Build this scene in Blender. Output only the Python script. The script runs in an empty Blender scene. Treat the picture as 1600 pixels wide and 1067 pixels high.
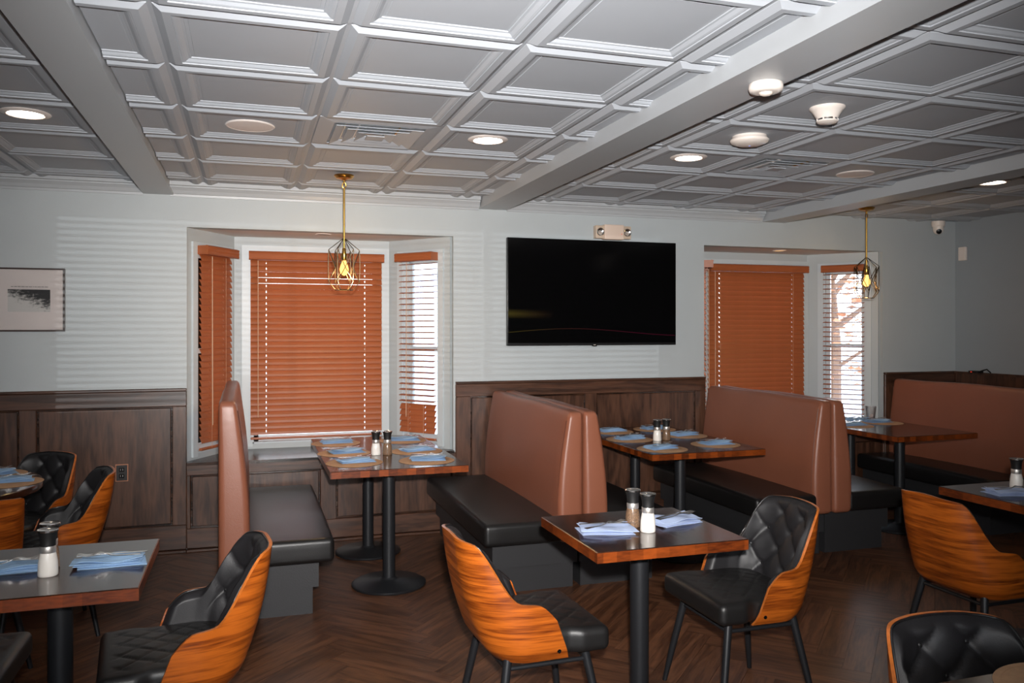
import bpy, bmesh, math, random
from mathutils import Vector, Matrix
random.seed(7)
R = math.radians
SC = bpy.context.scene
COL = SC.collection

# ------------------------------------------------------------------ camera
cam_d = bpy.data.cameras.new('camera'); cam = bpy.data.objects.new('camera', cam_d); COL.objects.link(cam)
cam_d.sensor_width = 36.0; cam_d.lens = 36.0 * 1286 / 1600; cam_d.shift_y = -20.5 / 1600
cam_d.clip_start = 0.02; cam_d.clip_end = 300
CAMZ = 1.54; YAW = 0.3108
cam.location = (0, 0, CAMZ); cam.rotation_euler = (math.pi / 2, 0, -YAW)
SC.camera = cam
vs = SC.view_settings
vs.view_transform = 'Standard'; vs.look = 'None'; vs.gamma = 1.0; vs.use_curve_mapping = False; vs.exposure = 0.0

# ------------------------------------------------------------------ world
wd = bpy.data.worlds.new('world'); SC.world = wd; wd.use_nodes = True
nt = wd.node_tree; nt.nodes.clear()
out = nt.nodes.new('ShaderNodeOutputWorld'); bg = nt.nodes.new('ShaderNodeBackground')
tc = nt.nodes.new('ShaderNodeTexCoord'); sp = nt.nodes.new('ShaderNodeSeparateXYZ'); rp = nt.nodes.new('ShaderNodeValToRGB')
rp.color_ramp.elements[0].position = 0.0; rp.color_ramp.elements[0].color = (0.95, 0.97, 1, 1)
rp.color_ramp.elements[1].position = 0.8; rp.color_ramp.elements[1].color = (0.55, 0.75, 1, 1)
nt.links.new(tc.outputs['Generated'], sp.inputs[0]); nt.links.new(sp.outputs['Z'], rp.inputs[0])
nt.links.new(rp.outputs[0], bg.inputs[0]); bg.inputs[1].default_value = 6.5; nt.links.new(bg.outputs[0], out.inputs[0])

# ------------------------------------------------------------------ lights
def lamp(name, kind, loc, energy, color=(1, 1, 1), **kw):
    d = bpy.data.lights.new(name, kind); d.energy = energy; d.color = color
    for k, v in kw.items(): setattr(d, k, v)
    o = bpy.data.objects.new(name, d); COL.objects.link(o); o.location = loc
    return o
# the photographer's flash, a hand above the lens
FL = lamp('camera_flash', 'SPOT', (0.02, -0.06, CAMZ + 0.15), 1230, (1.0, 0.965, 0.935), spot_size=R(82), spot_blend=1.0, shadow_soft_size=0.03)
FL.rotation_euler = (R(93), 0, -YAW + R(1.0))
# low hazy sun behind the photographer, shining in through the rear blinds
SUN = lamp('sun', 'SUN', (0, -12, 4), 0.38, (0.95, 0.98, 1.0), angle=R(0.07))
SUN.rotation_euler = (R(90 - 0.4), 0, R(-8))

# ------------------------------------------------------------------ helpers
def srgb(r, g, b):
    f = lambda c: (c / 255 / 12.92) if c / 255 <= 0.04045 else ((c / 255 + 0.055) / 1.055) ** 2.4
    return (f(r), f(g), f(b), 1)

class MB:
    def __init__(s): s.v = []; s.f = []; s.m = []
    def add(s, v, f, mi=0):
        n = len(s.v); s.v += [tuple(p) for p in v]; s.f += [tuple(i + n for i in q) for q in f]; s.m += [mi] * len(f); return s
    def box(s, x0, x1, y0, y1, z0, z1, mi=0, M=None):
        v = [(x, y, z) for z in (z0, z1) for y in (y0, y1) for x in (x0, x1)]
        if M is not None: v = [M @ Vector(p) for p in v]
        return s.add(v, [(0, 2, 3, 1), (4, 5, 7, 6), (0, 1, 5, 4), (2, 6, 7, 3), (0, 4, 6, 2), (1, 3, 7, 5)], mi)
    def lathe(s, prof, n=24, c=(0, 0, 0), mi=0, M=None):
        v = []; f = []
        for r, z in prof:
            for i in range(n):
                a = 2 * math.pi * i / n; v.append((c[0] + r * math.cos(a), c[1] + r * math.sin(a), c[2] + z))
        m = len(prof)
        for j in range(m - 1):
            for i in range(n):
                k = (i + 1) % n; f.append((j * n + i, j * n + k, (j + 1) * n + k, (j + 1) * n + i))
        if prof[0][0] > 1e-6: f.append(tuple(range(n - 1, -1, -1)))
        if prof[-1][0] > 1e-6: f.append(tuple((m - 1) * n + i for i in range(n)))
        if M is not None: v = [M @ Vector(p) for p in v]
        return s.add(v, f, mi)
    def tube(s, pts, r, n=8, mi=0, closed=False):
        pts = [Vector(p) for p in pts]; rs = r if isinstance(r, (list, tuple)) else [r] * len(pts)
        v = []; f = []; m = len(pts); up = None
        for i, p in enumerate(pts):
            a = pts[(i - 1) % m] if (closed or i > 0) else p; b = pts[(i + 1) % m] if (closed or i < m - 1) else p
            d = (b - a).normalized()
            if up is None: up = d.orthogonal().normalized()
            up = (up - d * up.dot(d)).normalized(); w = d.cross(up)
            for k in range(n):
                t = 2 * math.pi * k / n; v.append(p + up * (rs[i] * math.cos(t)) + w * (rs[i] * math.sin(t)))
        for i in range(m if closed else m - 1):
            j = (i + 1) % m
            for k in range(n):
                l = (k + 1) % n; f.append((i * n + k, i * n + l, j * n + l, j * n + k))
        if not closed: f.append(tuple(range(n - 1, -1, -1))); f.append(tuple((m - 1) * n + k for k in range(n)))
        return s.add(v, f, mi)
    def prism(s, poly, z0, z1, mi=0):
        n = len(poly); v = [(x, y, z0) for x, y in poly] + [(x, y, z1) for x, y in poly]
        f = [tuple(range(n - 1, -1, -1)), tuple(range(n, 2 * n))] + [(i, (i + 1) % n, n + (i + 1) % n, n + i) for i in range(n)]
        return s.add(v, f, mi)
    def rbox(s, x0, x1, y0, y1, z0, z1, r, n=6, mi=0, warp=None):
        cs = ((x0 + x1) / 2, (y0 + y1) / 2, (z0 + z1) / 2); h = ((x1 - x0) / 2, (y1 - y0) / 2, (z1 - z0) / 2)
        nn = n if isinstance(n, (list, tuple)) else (n, n, n)
        def ts(k):
            hh = h[k]; seg = [(-hh + r * i / 3) for i in range(3)]
            m = nn[k]; mid = [-(hh - r) + 2 * (hh - r) * i / m for i in range(m + 1)]
            return seg + mid + [-q for q in reversed(seg)]
        idx = {}; v = []; f = []
        T = [ts(0), ts(1), ts(2)]; L = [len(t) - 1 for t in T]
        def vert(i, j, k):
            key = (i, j, k)
            if key not in idx:
                p = [T[0][i], T[1][j], T[2][k]]; q = [max(-(h[a] - r), min(h[a] - r, p[a])) for a in range(3)]
                d = Vector([p[a] - q[a] for a in range(3)])
                if d.length > 1e-9:
                    d = d / r
                    # cube -> sphere
                    d = d.normalized() * r
                w = [cs[a] + q[a] + d[a] for a in range(3)]
                idx[key] = len(v); v.append(tuple(warp(*w)) if warp else tuple(w))
            return idx[key]
        for i in range(L[0]):
            for j in range(L[1]):
                f.append((vert(i, j, 0), vert(i, j + 1, 0), vert(i + 1, j + 1, 0), vert(i + 1, j, 0)))
                f.append((vert(i, j, L[2]), vert(i + 1, j, L[2]), vert(i + 1, j + 1, L[2]), vert(i, j + 1, L[2])))
        for i in range(L[0]):
            for k in range(L[2]):
                f.append((vert(i, 0, k), vert(i + 1, 0, k), vert(i + 1, 0, k + 1), vert(i, 0, k + 1)))
                f.append((vert(i, L[1], k), vert(i, L[1], k + 1), vert(i + 1, L[1], k + 1), vert(i + 1, L[1], k)))
        for j in range(L[1]):
            for k in range(L[2]):
                f.append((vert(0, j, k), vert(0, j, k + 1), vert(0, j + 1, k + 1), vert(0, j + 1, k)))
                f.append((vert(L[0], j, k), vert(L[0], j + 1, k), vert(L[0], j + 1, k + 1), vert(L[0], j, k + 1)))
        return s.add(v, f, mi)
    def mesh(s, name, mats, smooth=None):
        me = bpy.data.meshes.new(name); me.from_pydata(s.v, [], s.f)
        for m in (mats if isinstance(mats, (list, tuple)) else [mats]): me.materials.append(m)
        for p, mi in zip(me.polygons, s.m): p.material_index = mi
        bm = bmesh.new(); bm.from_mesh(me); bmesh.ops.recalc_face_normals(bm, faces=bm.faces); bm.to_mesh(me); bm.free()
        if smooth is not None:
            for p in me.polygons: p.use_smooth = True
            if smooth < 179: me.set_sharp_from_angle(angle=R(smooth))
        return me
    def build(s, name, mats, parent=None, smooth=None, loc=None):
        return link(name, s.mesh(name, mats, smooth), parent, loc)

def link(name, me, parent=None, loc=None, rot=None):
    o = bpy.data.objects.new(name, me); COL.objects.link(o)
    if parent is not None: o.parent = parent
    if loc is not None: o.location = loc
    if rot is not None: o.rotation_euler = rot
    return o
def tag(o, label=None, cat=None, group=None, kind=None):
    if label: o['label'] = label
    if cat: o['category'] = cat
    if group: o['group'] = group
    if kind: o['kind'] = kind
    return o
def empty(name, loc=(0, 0, 0), rz=0):
    o = bpy.data.objects.new(name, None); COL.objects.link(o); o.location = loc; o.rotation_euler = (0, 0, rz); o.empty_display_size = 0.1
    return o
def copy_tree(o, parent=None):
    c = o.copy(); COL.objects.link(c)
    if parent is not None: c.parent = parent
    for ch in o.children: copy_tree(ch, c)
    return c

# ------------------------------------------------------------------ materials
def new_mat(name):
    m = bpy.data.materials.new(name); m.use_nodes = True
    return m, m.node_tree, m.node_tree.nodes['Principled BSDF']
def plain(name, col, rough=0.5, metal=0.0, spec=0.5, bump=0.0, bscale=200, vary=0.0, vscale=3.0, coat=0.0):
    m, t, b = new_mat(name)
    b.inputs['Base Color'].default_value = col; b.inputs['Roughness'].default_value = rough
    b.inputs['Metallic'].default_value = metal; b.inputs['Specular IOR Level'].default_value = spec
    if coat: b.inputs['Coat Weight'].default_value = coat; b.inputs['Coat Roughness'].default_value = 0.12
    tx = t.nodes.new('ShaderNodeTexCoord')
    if bump:
        n = t.nodes.new('ShaderNodeTexNoise'); n.inputs['Scale'].default_value = bscale; n.inputs['Detail'].default_value = 3
        bp = t.nodes.new('ShaderNodeBump'); bp.inputs['Strength'].default_value = bump; bp.inputs['Distance'].default_value = 0.002
        t.links.new(tx.outputs['Object'], n.inputs['Vector']); t.links.new(n.outputs['Fac'], bp.inputs['Height']); t.links.new(bp.outputs[0], b.inputs['Normal'])
    if vary:
        n = t.nodes.new('ShaderNodeTexNoise'); n.inputs['Scale'].default_value = vscale; n.inputs['Detail'].default_value = 4
        r = t.nodes.new('ShaderNodeValToRGB')
        r.color_ramp.elements[0].color = tuple(c * (1 - vary) for c in col[:3]) + (1,); r.color_ramp.elements[1].color = tuple(min(1, c * (1 + vary)) for c in col[:3]) + (1,)
        r.color_ramp.elements[0].position = 0.3; r.color_ramp.elements[1].position = 0.7
        t.links.new(tx.outputs['Object'], n.inputs['Vector']); t.links.new(n.outputs['Fac'], r.inputs[0]); t.links.new(r.outputs[0], b.inputs['Base Color'])
    return m
def emit(name, col, strength):
    m = bpy.data.materials.new(name); m.use_nodes = True; t = m.node_tree; t.nodes.clear()
    o = t.nodes.new('ShaderNodeOutputMaterial'); e = t.nodes.new('ShaderNodeEmission'); e.inputs[0].default_value = col; e.inputs[1].default_value = strength
    t.links.new(e.outputs[0], o.inputs[0]); return m
def glassy(name, tint=(1, 1, 1, 1), gloss=0.08, rough=0.0):
    m = bpy.data.materials.new(name); m.use_nodes = True; t = m.node_tree; t.nodes.clear()
    o = t.nodes.new('ShaderNodeOutputMaterial'); mx = t.nodes.new('ShaderNodeMixShader'); tr = t.nodes.new('ShaderNodeBsdfTransparent'); g = t.nodes.new('ShaderNodeBsdfGlossy')
    tr.inputs[0].default_value = tint; g.inputs['Roughness'].default_value = rough
    fr = t.nodes.new('ShaderNodeFresnel'); fr.inputs[0].default_value = 1.45
    ad = t.nodes.new('ShaderNodeMath'); ad.operation = 'ADD'; ad.inputs[1].default_value = gloss
    t.links.new(fr.outputs[0], ad.inputs[0]); t.links.new(ad.outputs[0], mx.inputs[0]); t.links.new(tr.outputs[0], mx.inputs[1]); t.links.new(g.outputs[0], mx.inputs[2]); t.links.new(mx.outputs[0], o.inputs[0])
    return m
def wood(name, dark, light, scale=(1, 1, 1), rough=0.35, freq=6.0, dist=4.0, spec=0.5, rand=0.0, coat=0.0, detail=3, lo=0.3, hi=0.75, rotz=False):
    """grain bands run across the axis with the largest scale (stretched along the small one)"""
    m, t, b = new_mat(name); b.inputs['Roughness'].default_value = rough; b.inputs['Specular IOR Level'].default_value = spec
    if coat: b.inputs['Coat Weight'].default_value = coat; b.inputs['Coat Roughness'].default_value = 0.1
    tx = t.nodes.new('ShaderNodeTexCoord'); mp = t.nodes.new('ShaderNodeMapping'); mp.inputs['Scale'].default_value = scale
    n = t.nodes.new('ShaderNodeTexNoise'); n.inputs['Scale'].default_value = freq; n.inputs['Detail'].default_value = detail; n.inputs['Distortion'].default_value = dist * 0.1
    wv = t.nodes.new('ShaderNodeTexNoise'); wv.inputs['Scale'].default_value = freq * 9; wv.inputs['Detail'].default_value = 4
    oi = t.nodes.new('ShaderNodeObjectInfo'); vm = t.nodes.new('ShaderNodeVectorMath'); vm.operation = 'ADD'
    sc = t.nodes.new('ShaderNodeVectorMath'); sc.operation = 'SCALE'; sc.inputs['Scale'].default_value = 37.0
    cb = t.nodes.new('ShaderNodeCombineXYZ')
    for k in range(3): t.links.new(oi.outputs['Random'], cb.inputs[k])
    t.links.new(cb.outputs[0], sc.inputs[0]); t.links.new(tx.outputs['Object'], mp.inputs[0]); t.links.new(mp.outputs[0], vm.inputs[0]); t.links.new(sc.outputs[0], vm.inputs[1])
    t.links.new(vm.outputs[0], n.inputs['Vector']); t.links.new(vm.outputs[0], wv.inputs['Vector'])
    # rings from the noise value -> cathedral grain
    mul = t.nodes.new('ShaderNodeMath'); mul.operation = 'MULTIPLY'; mul.inputs[1].default_value = 26.0
    sn = t.nodes.new('ShaderNodeMath'); sn.operation = 'SINE'
    t.links.new(n.outputs['Fac'], mul.inputs[0]); t.links.new(mul.outputs[0], sn.inputs[0])
    mx = t.nodes.new('ShaderNodeMath'); mx.operation = 'MULTIPLY_ADD'; mx.inputs[1].default_value = 0.22; t.links.new(sn.outputs[0], mx.inputs[0])
    t.links.new(wv.outputs['Fac'], mx.inputs[2])
    r = t.nodes.new('ShaderNodeValToRGB'); r.color_ramp.elements[0].position = lo; r.color_ramp.elements[0].color = dark; r.color_ramp.elements[1].position = hi; r.color_ramp.elements[1].color = light
    t.links.new(mx.outputs[0], r.inputs[0])
    if rand:
        hs = t.nodes.new('ShaderNodeHueSaturation'); mr = t.nodes.new('ShaderNodeMapRange'); mr.inputs['To Min'].default_value = 1 - rand; mr.inputs['To Max'].default_value = 1 + rand
        t.links.new(oi.outputs['Random'], mr.inputs[0]); t.links.new(mr.outputs[0], hs.inputs['Value']); t.links.new(r.outputs[0], hs.inputs['Color']); t.links.new(hs.outputs[0], b.inputs['Base Color'])
    else: t.links.new(r.outputs[0], b.inputs['Base Color'])
    bp = t.nodes.new('ShaderNodeBump'); bp.inputs['Strength'].default_value = 0.12; bp.inputs['Distance'].default_value = 0.002
    t.links.new(mx.outputs[0], bp.inputs['Height']); t.links.new(bp.outputs[0], b.inputs['Normal'])
    return m

M = {}
M['wall'] = plain('wall_paint', srgb(180, 187, 190), 0.55, bump=0.25, bscale=260, vary=0.02)
M['trim'] = plain('trim_paint', srgb(196, 204, 208), 0.4, vary=0.03, vscale=5)
M['ceil'] = plain('ceiling_vinyl', srgb(170, 175, 182), 0.62, vary=0.015)
M['beam'] = plain('beam_paint', srgb(176, 180, 184), 0.38)
M['baycl'] = plain('bay_ceiling_paint', srgb(228, 220, 214), 0.6, bump=0.3, bscale=200)
M['wains'] = wood('dark_oak_upright', srgb(48, 29, 20), srgb(94, 63, 47), (5, 5, 0.7), 0.36, 1.4, 6, rand=0.1, lo=.1, hi=.9)
M['wainsh'] = wood('dark_oak_level', srgb(44, 27, 19), srgb(88, 58, 43), (0.7, 6, 7), 0.36, 1.4, 6, rand=0.1, lo=.1, hi=.9)
M['ledge'] = wood('ledge_oak', srgb(26, 15, 10), srgb(64, 42, 30), (0.9, 7, 8), 0.22, 1.5, 5)
M['plank'] = wood('floor_plank_wood', srgb(62, 37, 24), srgb(116, 77, 53), (0.9, 9, 9), 0.38, 1.5, 4, rand=0.18, lo=.1, hi=.9, spec=0.4)
M['joint'] = plain('floor_joint', srgb(14, 9, 7), 0.7)
M['veneer'] = wood('walnut_veneer', srgb(90, 34, 7), srgb(176, 90, 26), (0.8, 0.8, 13), 0.32, 1.6, 2, coat=0.15, lo=0.05, hi=0.72)
M['veneer_edge'] = plain('veneer_edge', srgb(176, 96, 36), 0.35, vary=0.2, vscale=60)
M['leather'] = plain('black_leather', srgb(31, 30, 32), 0.48, bump=0.25, bscale=420, spec=0.5)
M['seatleather'] = plain('black_seat_leather', srgb(24, 23, 23), 0.42, bump=0.25, bscale=420)
M['button'] = plain('leather_button', srgb(24, 23, 24), 0.35)
M['metal'] = plain('black_powder_metal', srgb(36, 37, 40), 0.4, 0.3, bump=0.1, bscale=600)
M['vinyl'] = plain('brown_vinyl', srgb(136, 83, 62), 0.36, bump=0.3, bscale=300, vary=0.05)
M['piping'] = plain('brown_piping', srgb(70, 34, 24), 0.4)
M['bvinyl'] = plain('black_vinyl', srgb(24, 23, 23), 0.36, bump=0.35, bscale=300)
M['plinth'] = plain('charcoal_laminate', srgb(44, 44, 46), 0.5, bump=0.4, bscale=120)
M['ttop'] = wood('table_dark_stain', srgb(34, 17, 10), srgb(60, 32, 20), (6, 1, 6), 0.2, 1.5, 3, coat=0.3)
M['slat'] = plain('blind_wood_tone', srgb(162, 90, 52), 0.42, bump=0.1, bscale=120, vary=0.05, vscale=8)
M['cord'] = plain('blind_cord', srgb(200, 168, 140), 0.6)
M['white'] = plain('white_plastic', srgb(236, 226, 220), 0.4)
M['whitedev'] = plain('white_device', srgb(232, 222, 214), 0.35)
M['brass'] = plain('satin_brass', srgb(208, 164, 84), 0.3, 1.0)
M['bronze'] = plain('dark_bronze_wire', srgb(74, 62, 44), 0.4, 0.8)
M['chrome'] = plain('chrome', srgb(225, 222, 218), 0.22, 1.0)
M['napkin'] = plain('blue_cotton', srgb(160, 194, 228), 0.85, bump=0.5, bscale=500, vary=0.05, vscale=20)
M['napkinl'] = plain('pale_blue_cotton', srgb(178, 194, 226), 0.85, bump=0.5, bscale=500, vary=0.05, vscale=20)
M['mat'] = plain('tan_placemat', srgb(184, 144, 108), 0.75, bump=0.6, bscale=300, vary=0.08, vscale=60)
M['black'] = plain('black_gloss', srgb(10, 10, 11), 0.25)
M['blackm'] = plain('black_matte', srgb(14, 13, 13), 0.6)
M['salt'] = plain('salt_grains', srgb(236, 230, 222), 0.6, bump=0.6, bscale=900, coat=0.8)
M['pepper'] = plain('pepper_corns', srgb(120, 92, 68), 0.6, bump=1.0, bscale=500, vary=0.7, vscale=260, coat=0.8)
M['steel'] = plain('brushed_steel', srgb(215, 210, 205), 0.4, 0.85)
M['glass'] = glassy('pane_glass', (0.97, 0.98, 0.98, 1), 0.02)
M['clear'] = glassy('clear_plastic', (0.97, 0.97, 0.97, 1), 0.10, 0.2)
_t = M['clear'].node_tree; _o = [n for n in _t.nodes if n.type == 'OUTPUT_MATERIAL'][0]; _m = [n for n in _t.nodes if n.type == 'MIX_SHADER'][0]
_x = _t.nodes.new('ShaderNodeMixShader'); _d = _t.nodes.new('ShaderNodeBsdfDiffuse'); _d.inputs[0].default_value = (.85, .85, .85, 1); _x.inputs[0].default_value = .16
_t.links.new(_m.outputs[0], _x.inputs[1]); _t.links.new(_d.outputs[0], _x.inputs[2]); _t.links.new(_x.outputs[0], _o.inputs[0])
M['can'] = emit('downlight_glow', (1.0, 0.87, 0.72, 1), 15)
M['candim'] = emit('downlight_dim', (1.0, 0.55, 0.2, 1), 0.9)
M['bulb'] = emit('filament_glow', (1.0, 0.62, 0.22, 1), 26)
M['bulbglass'] = emit('amber_bulb', (1.0, 0.5, 0.12, 1), 3.0)
M['outground'] = plain('outside_ground', srgb(225, 225, 228), 0.9, vary=0.05)
M['leaf'] = plain('dry_leaves', srgb(176, 116, 84), 0.8, vary=0.3, vscale=4)
M['bark'] = plain('bark', srgb(120, 92, 74), 0.9)
M['siding'] = plain('outside_siding', srgb(215, 218, 225), 0.8)

# table-edge wood: blocks of differing tone along the edge
def block_edge():
    m, t, b = new_mat('butcher_block_edge'); b.inputs['Roughness'].default_value = 0.3
    b.inputs['Coat Weight'].default_value = 0.3; b.inputs['Coat Roughness'].default_value = 0.15
    tx = t.nodes.new('ShaderNodeTexCoord'); sp = t.nodes.new('ShaderNodeSeparateXYZ'); ad = t.nodes.new('ShaderNodeMath'); ad.operation = 'ADD'
    ml = t.nodes.new('ShaderNodeMath'); ml.operation = 'MULTIPLY'; ml.inputs[1].default_value = 19; fl = t.nodes.new('ShaderNodeMath'); fl.operation = 'FLOOR'
    wn = t.nodes.new('ShaderNodeTexWhiteNoise'); wn.noise_dimensions = '1D'
    t.links.new(tx.outputs['Object'], sp.inputs[0]); t.links.new(sp.outputs['X'], ad.inputs[0]); t.links.new(sp.outputs['Y'], ad.inputs[1])
    t.links.new(ad.outputs[0], ml.inputs[0]); t.links.new(ml.outputs[0], fl.inputs[0]); t.links.new(fl.outputs[0], wn.inputs['W'])
    mp = t.nodes.new('ShaderNodeMapping'); mp.inputs['Scale'].default_value = (1, 1, 5); n = t.nodes.new('ShaderNodeTexNoise'); n.inputs['Scale'].default_value = 26; n.inputs['Detail'].default_value = 4
    t.links.new(tx.outputs['Object'], mp.inputs[0]); t.links.new(mp.outputs[0], n.inputs['Vector'])
    mx = t.nodes.new('ShaderNodeMath'); mx.operation = 'MULTIPLY_ADD'; mx.inputs[1].default_value = 0.45; t.links.new(wn.outputs['Value'], mx.inputs[0])
    n2 = t.nodes.new('ShaderNodeMath'); n2.operation = 'MULTIPLY'; n2.inputs[1].default_value = 0.7; t.links.new(n.outputs['Fac'], n2.inputs[0]); t.links.new(n2.outputs[0], mx.inputs[2])
    r = t.nodes.new('ShaderNodeValToRGB'); r.color_ramp.elements[0].position = 0.2; r.color_ramp.elements[0].color = srgb(56, 20, 7); r.color_ramp.elements[1].position = 0.85; r.color_ramp.elements[1].color = srgb(142, 66, 22)
    t.links.new(mx.outputs[0], r.inputs[0]); t.links.new(r.outputs[0], b.inputs['Base Color']); return m
M['tedge'] = block_edge()

# ------------------------------------------------------------------ room shell
W = 6.1; XL = -4.0; XR = 6.34; YB = -3.2; CE = 2.545
BAYS = [(-0.40, 1.49, 0.0), (3.657, 5.50, 4.0)]     # opening x0, x1 and shift of the bay shape
ZL, ZH = 0.60, 2.24

fl = MB().box(XL - .1, XR + .1, YB - .1, W + .1, -0.12, -0.004).build('floor', M['joint']); tag(fl, kind='structure')
# herringbone planks
PW, NP = 0.125, 5
PL = PW * NP
pm = MB().box(0.0008, PL - 0.0008, 0.0008, PW - 0.0008, -0.004, 0.0)
me_plank = pm.mesh('plank', M['plank'])
cs, sn = math.cos(R(45)), math.sin(R(45))
cY, sY = math.cos(YAW), math.sin(YAW)
def proj(x, y, z):
    Z = x * sY + y * cY; Rr = x * cY - y * sY
    if Z < 0.2: return None
    return (800 + 1286 * Rr / Z, 513 - 1286 * (z - CAMZ) / Z, Z)
cand = []
for k in range(-60, 90):
    for m in range(-12, 14):
        a = k + NP * m; b = k - NP * m
        for hv in (0, 1):
            p, q = (a * PW, b * PW) if hv == 0 else (a * PW + PW, (b + 1) * PW)
            cx, cy = (p + PL / 2, q + PW / 2) if hv == 0 else (p - PW / 2, q + PL / 2)
            x, y = cx * cs - cy * sn, cx * sn + cy * cs
            if not (XL - .2 < x < XR + .2 and -0.6 < y < W + .2): continue
            ox, oy = p * cs - q * sn, p * sn + q * cs
            s = proj(x, y, 0)
            vis = s is not None and -60 < s[0] < 1660 and s[1] < 1130 and -0.8 < x and y < W + .1
            hid = any(x0 < x < x1 and y > y0 for x0, x1, y0 in ((-.2, .4, 4.7), (1.4, 2.4, 4.7), (3.2, 4.3, 4.8), (5.1, 7, 4.8)))
            cand.append((0 if vis and not hid else 1, s[2] if s else 9, ox, oy, hv))
cand.sort()
rest = MB()
for i, (nv, z, ox, oy, hv) in enumerate(cand):
    rz = R(45) + (math.pi / 2 if hv else 0)
    if i < 300 and nv == 0: link('plank', me_plank, fl, (ox, oy, 0), (0, 0, rz))
    else: rest.box(0.0008, PL - 0.0008, 0.0008, PW - 0.0008, -0.004, 0.0, M=Matrix.Translation((ox, oy, 0)) @ Matrix.Rotation(rz, 4, 'Z'))
ro = rest.build('plank_field', M['plank'], fl); tag(ro, kind='stuff')

# back wall with two bay openings
w = MB()
xs = [XL] + [q for b in BAYS for q in b[:2]] + [XR + .12]
for i in range(0, len(xs), 2): w.box(xs[i], xs[i + 1], W, W + .10, 0, 2.62)
for b in BAYS: w.box(b[0], b[1], W, W + .10, ZH, 2.62); w.box(b[0], b[1], W, W + .10, 0, ZL)
WB = w.build('wall_back', M['wall']); tag(WB, kind='structure')
WR = MB().box(XR, XR + .12, YB, W, 0, 2.62).build('wall_right', plain('wall_paint_shaded', srgb(152, 161, 168), 0.55, bump=0.2, bscale=260, vary=0.02)); tag(WR, kind='structure')  # bluer wall colour, darkened to carry the shade of the grazing flash
# left wall and rear wall (behind the photographer) with a wide blind-covered window
WLf = MB().box(XL - .12, XL, YB, W + .1, 0, 2.62).build('wall_left', M['wall']); tag(WLf, kind='structure')
RW = (-2.55, 1.95, 1.0, 2.42)
w = MB().box(XL, RW[0], YB - .12, YB, 0, 2.62).box(RW[1], XR, YB - .12, YB, 0, 2.62).box(RW[0], RW[1], YB - .12, YB, 0, RW[2]).box(RW[0], RW[1], YB - .12, YB, RW[3], 2.62)
WF = w.build('wall_front', M['wall']); tag(WF, kind='structure')

# ceiling slab, coffered tiles, beams
CL = MB().box(XL - .1, XR + .1, YB - .1, W + .1, CE + .006, CE + .12).build('ceiling', M['beam']); tag(CL, kind='structure')
T = 0.61
PROF = [(0, 0), (.007, 0), (.008, -.002), (.033, -.018), (.058, -.018), (.060, -.014), (.064, -.014), (.071, -.0118), (.083, -.0045), (.091, -.003), (.0925, .0), (.104, .001), (.105, -.001)]
def tile_mesh(x0=0, x1=T, y0=0, y1=T):
    mb = MB(); n = 4
    for d, z in PROF: mb.v += [(d, d, z), (T - d, d, z), (T - d, T - d, z), (d, T - d, z)]
    for j in range(len(PROF) - 1):
        for i in range(4): mb.f.append((j * 4 + i, j * 4 + (i + 1) % 4, (j + 1) * 4 + (i + 1) % 4, (j + 1) * 4 + i)); mb.m.append(0)
    e = (len(PROF) - 1) * 4; mb.f.append((e, e + 1, e + 2, e + 3)); mb.m.append(0)
    me = bpy.data.meshes.new('tile'); me.from_pydata(mb.v, [], mb.f); me.materials.append(M['ceil'])
    bm = bmesh.new(); bm.from_mesh(me)
    for co, no in (((x0, 0, 0), (-1, 0, 0)), ((x1, 0, 0), (1, 0, 0)), ((0, y0, 0), (0, -1, 0)), ((0, y1, 0), (0, 1, 0))):
        if (no[0] < 0 and x0 <= 1e-4) or (no[0] > 0 and x1 >= T - 1e-4) or (no[1] < 0 and y0 <= 1e-4) or (no[1] > 0 and y1 >= T - 1e-4): continue
        bmesh.ops.bisect_plane(bm, geom=bm.verts[:] + bm.edges[:] + bm.faces[:], plane_co=co, plane_no=no, clear_outer=True)
    for f in bm.faces:
        if f.normal.z > 0: f.normal_flip()
    bm.to_mesh(me); bm.free(); return me
tcache = {}
VENTS = []
SECT = [(XL, -0.66, -0.71, 4.06), (-0.50, 1.70, -0.29, 3.355), (1.90, 4.23, 2.19, 3.43), (4.43, XR, 4.63, 3.45)]
for si, (sx0, sx1, ax, ay) in enumerate(SECT):
    i0 = math.floor((sx0 - ax) / T + 1e-3); i1 = math.ceil((sx1 - ax) / T - 1e-3)
    for i in range(i0, i1):
        for j in range(-5, 6):
            tx, ty = ax + i * T, ay + j * T
            if ty > W - .01: continue
            if ty + T < 0.6: continue
            if (si == 1 and abs(tx + T / 2 - 0.62) < .1 and abs(ty + T / 2 - 4.27) < .1) or (si == 2 and abs(tx + T / 2 - 3.1) < .1 and abs(ty + T / 2 - 4.345) < .1):
                VENTS.append((tx + T / 2, ty + T / 2)); continue
            key = tuple(round(q, 3) for q in (max(0, sx0 - tx), min(T, sx1 - tx), 0, min(T, W - ty)))
            if key[1] - key[0] < .02: continue
            if key not in tcache: tcache[key] = tile_mesh(*key)
            o = link('tile', tcache[key], CL, (tx, ty, CE)); o.rotation_euler = (random.uniform(-.002, .002), random.uniform(-.002, .002), 0)
def beam(x0, x1, zb=2.457):
    b = MB().box(x0, x1, YB, W, zb, CE + .01)
    b.box(x0 - .012, x0, YB, W, zb + .0, zb + .014).box(x1, x1 + .02, YB, W, zb + .0, zb + .014)
    return b.build('beam', M['beam'], CL)
beam(-0.665, -0.505); beam(1.70, 1.895); beam(4.235, 4.425)
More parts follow.
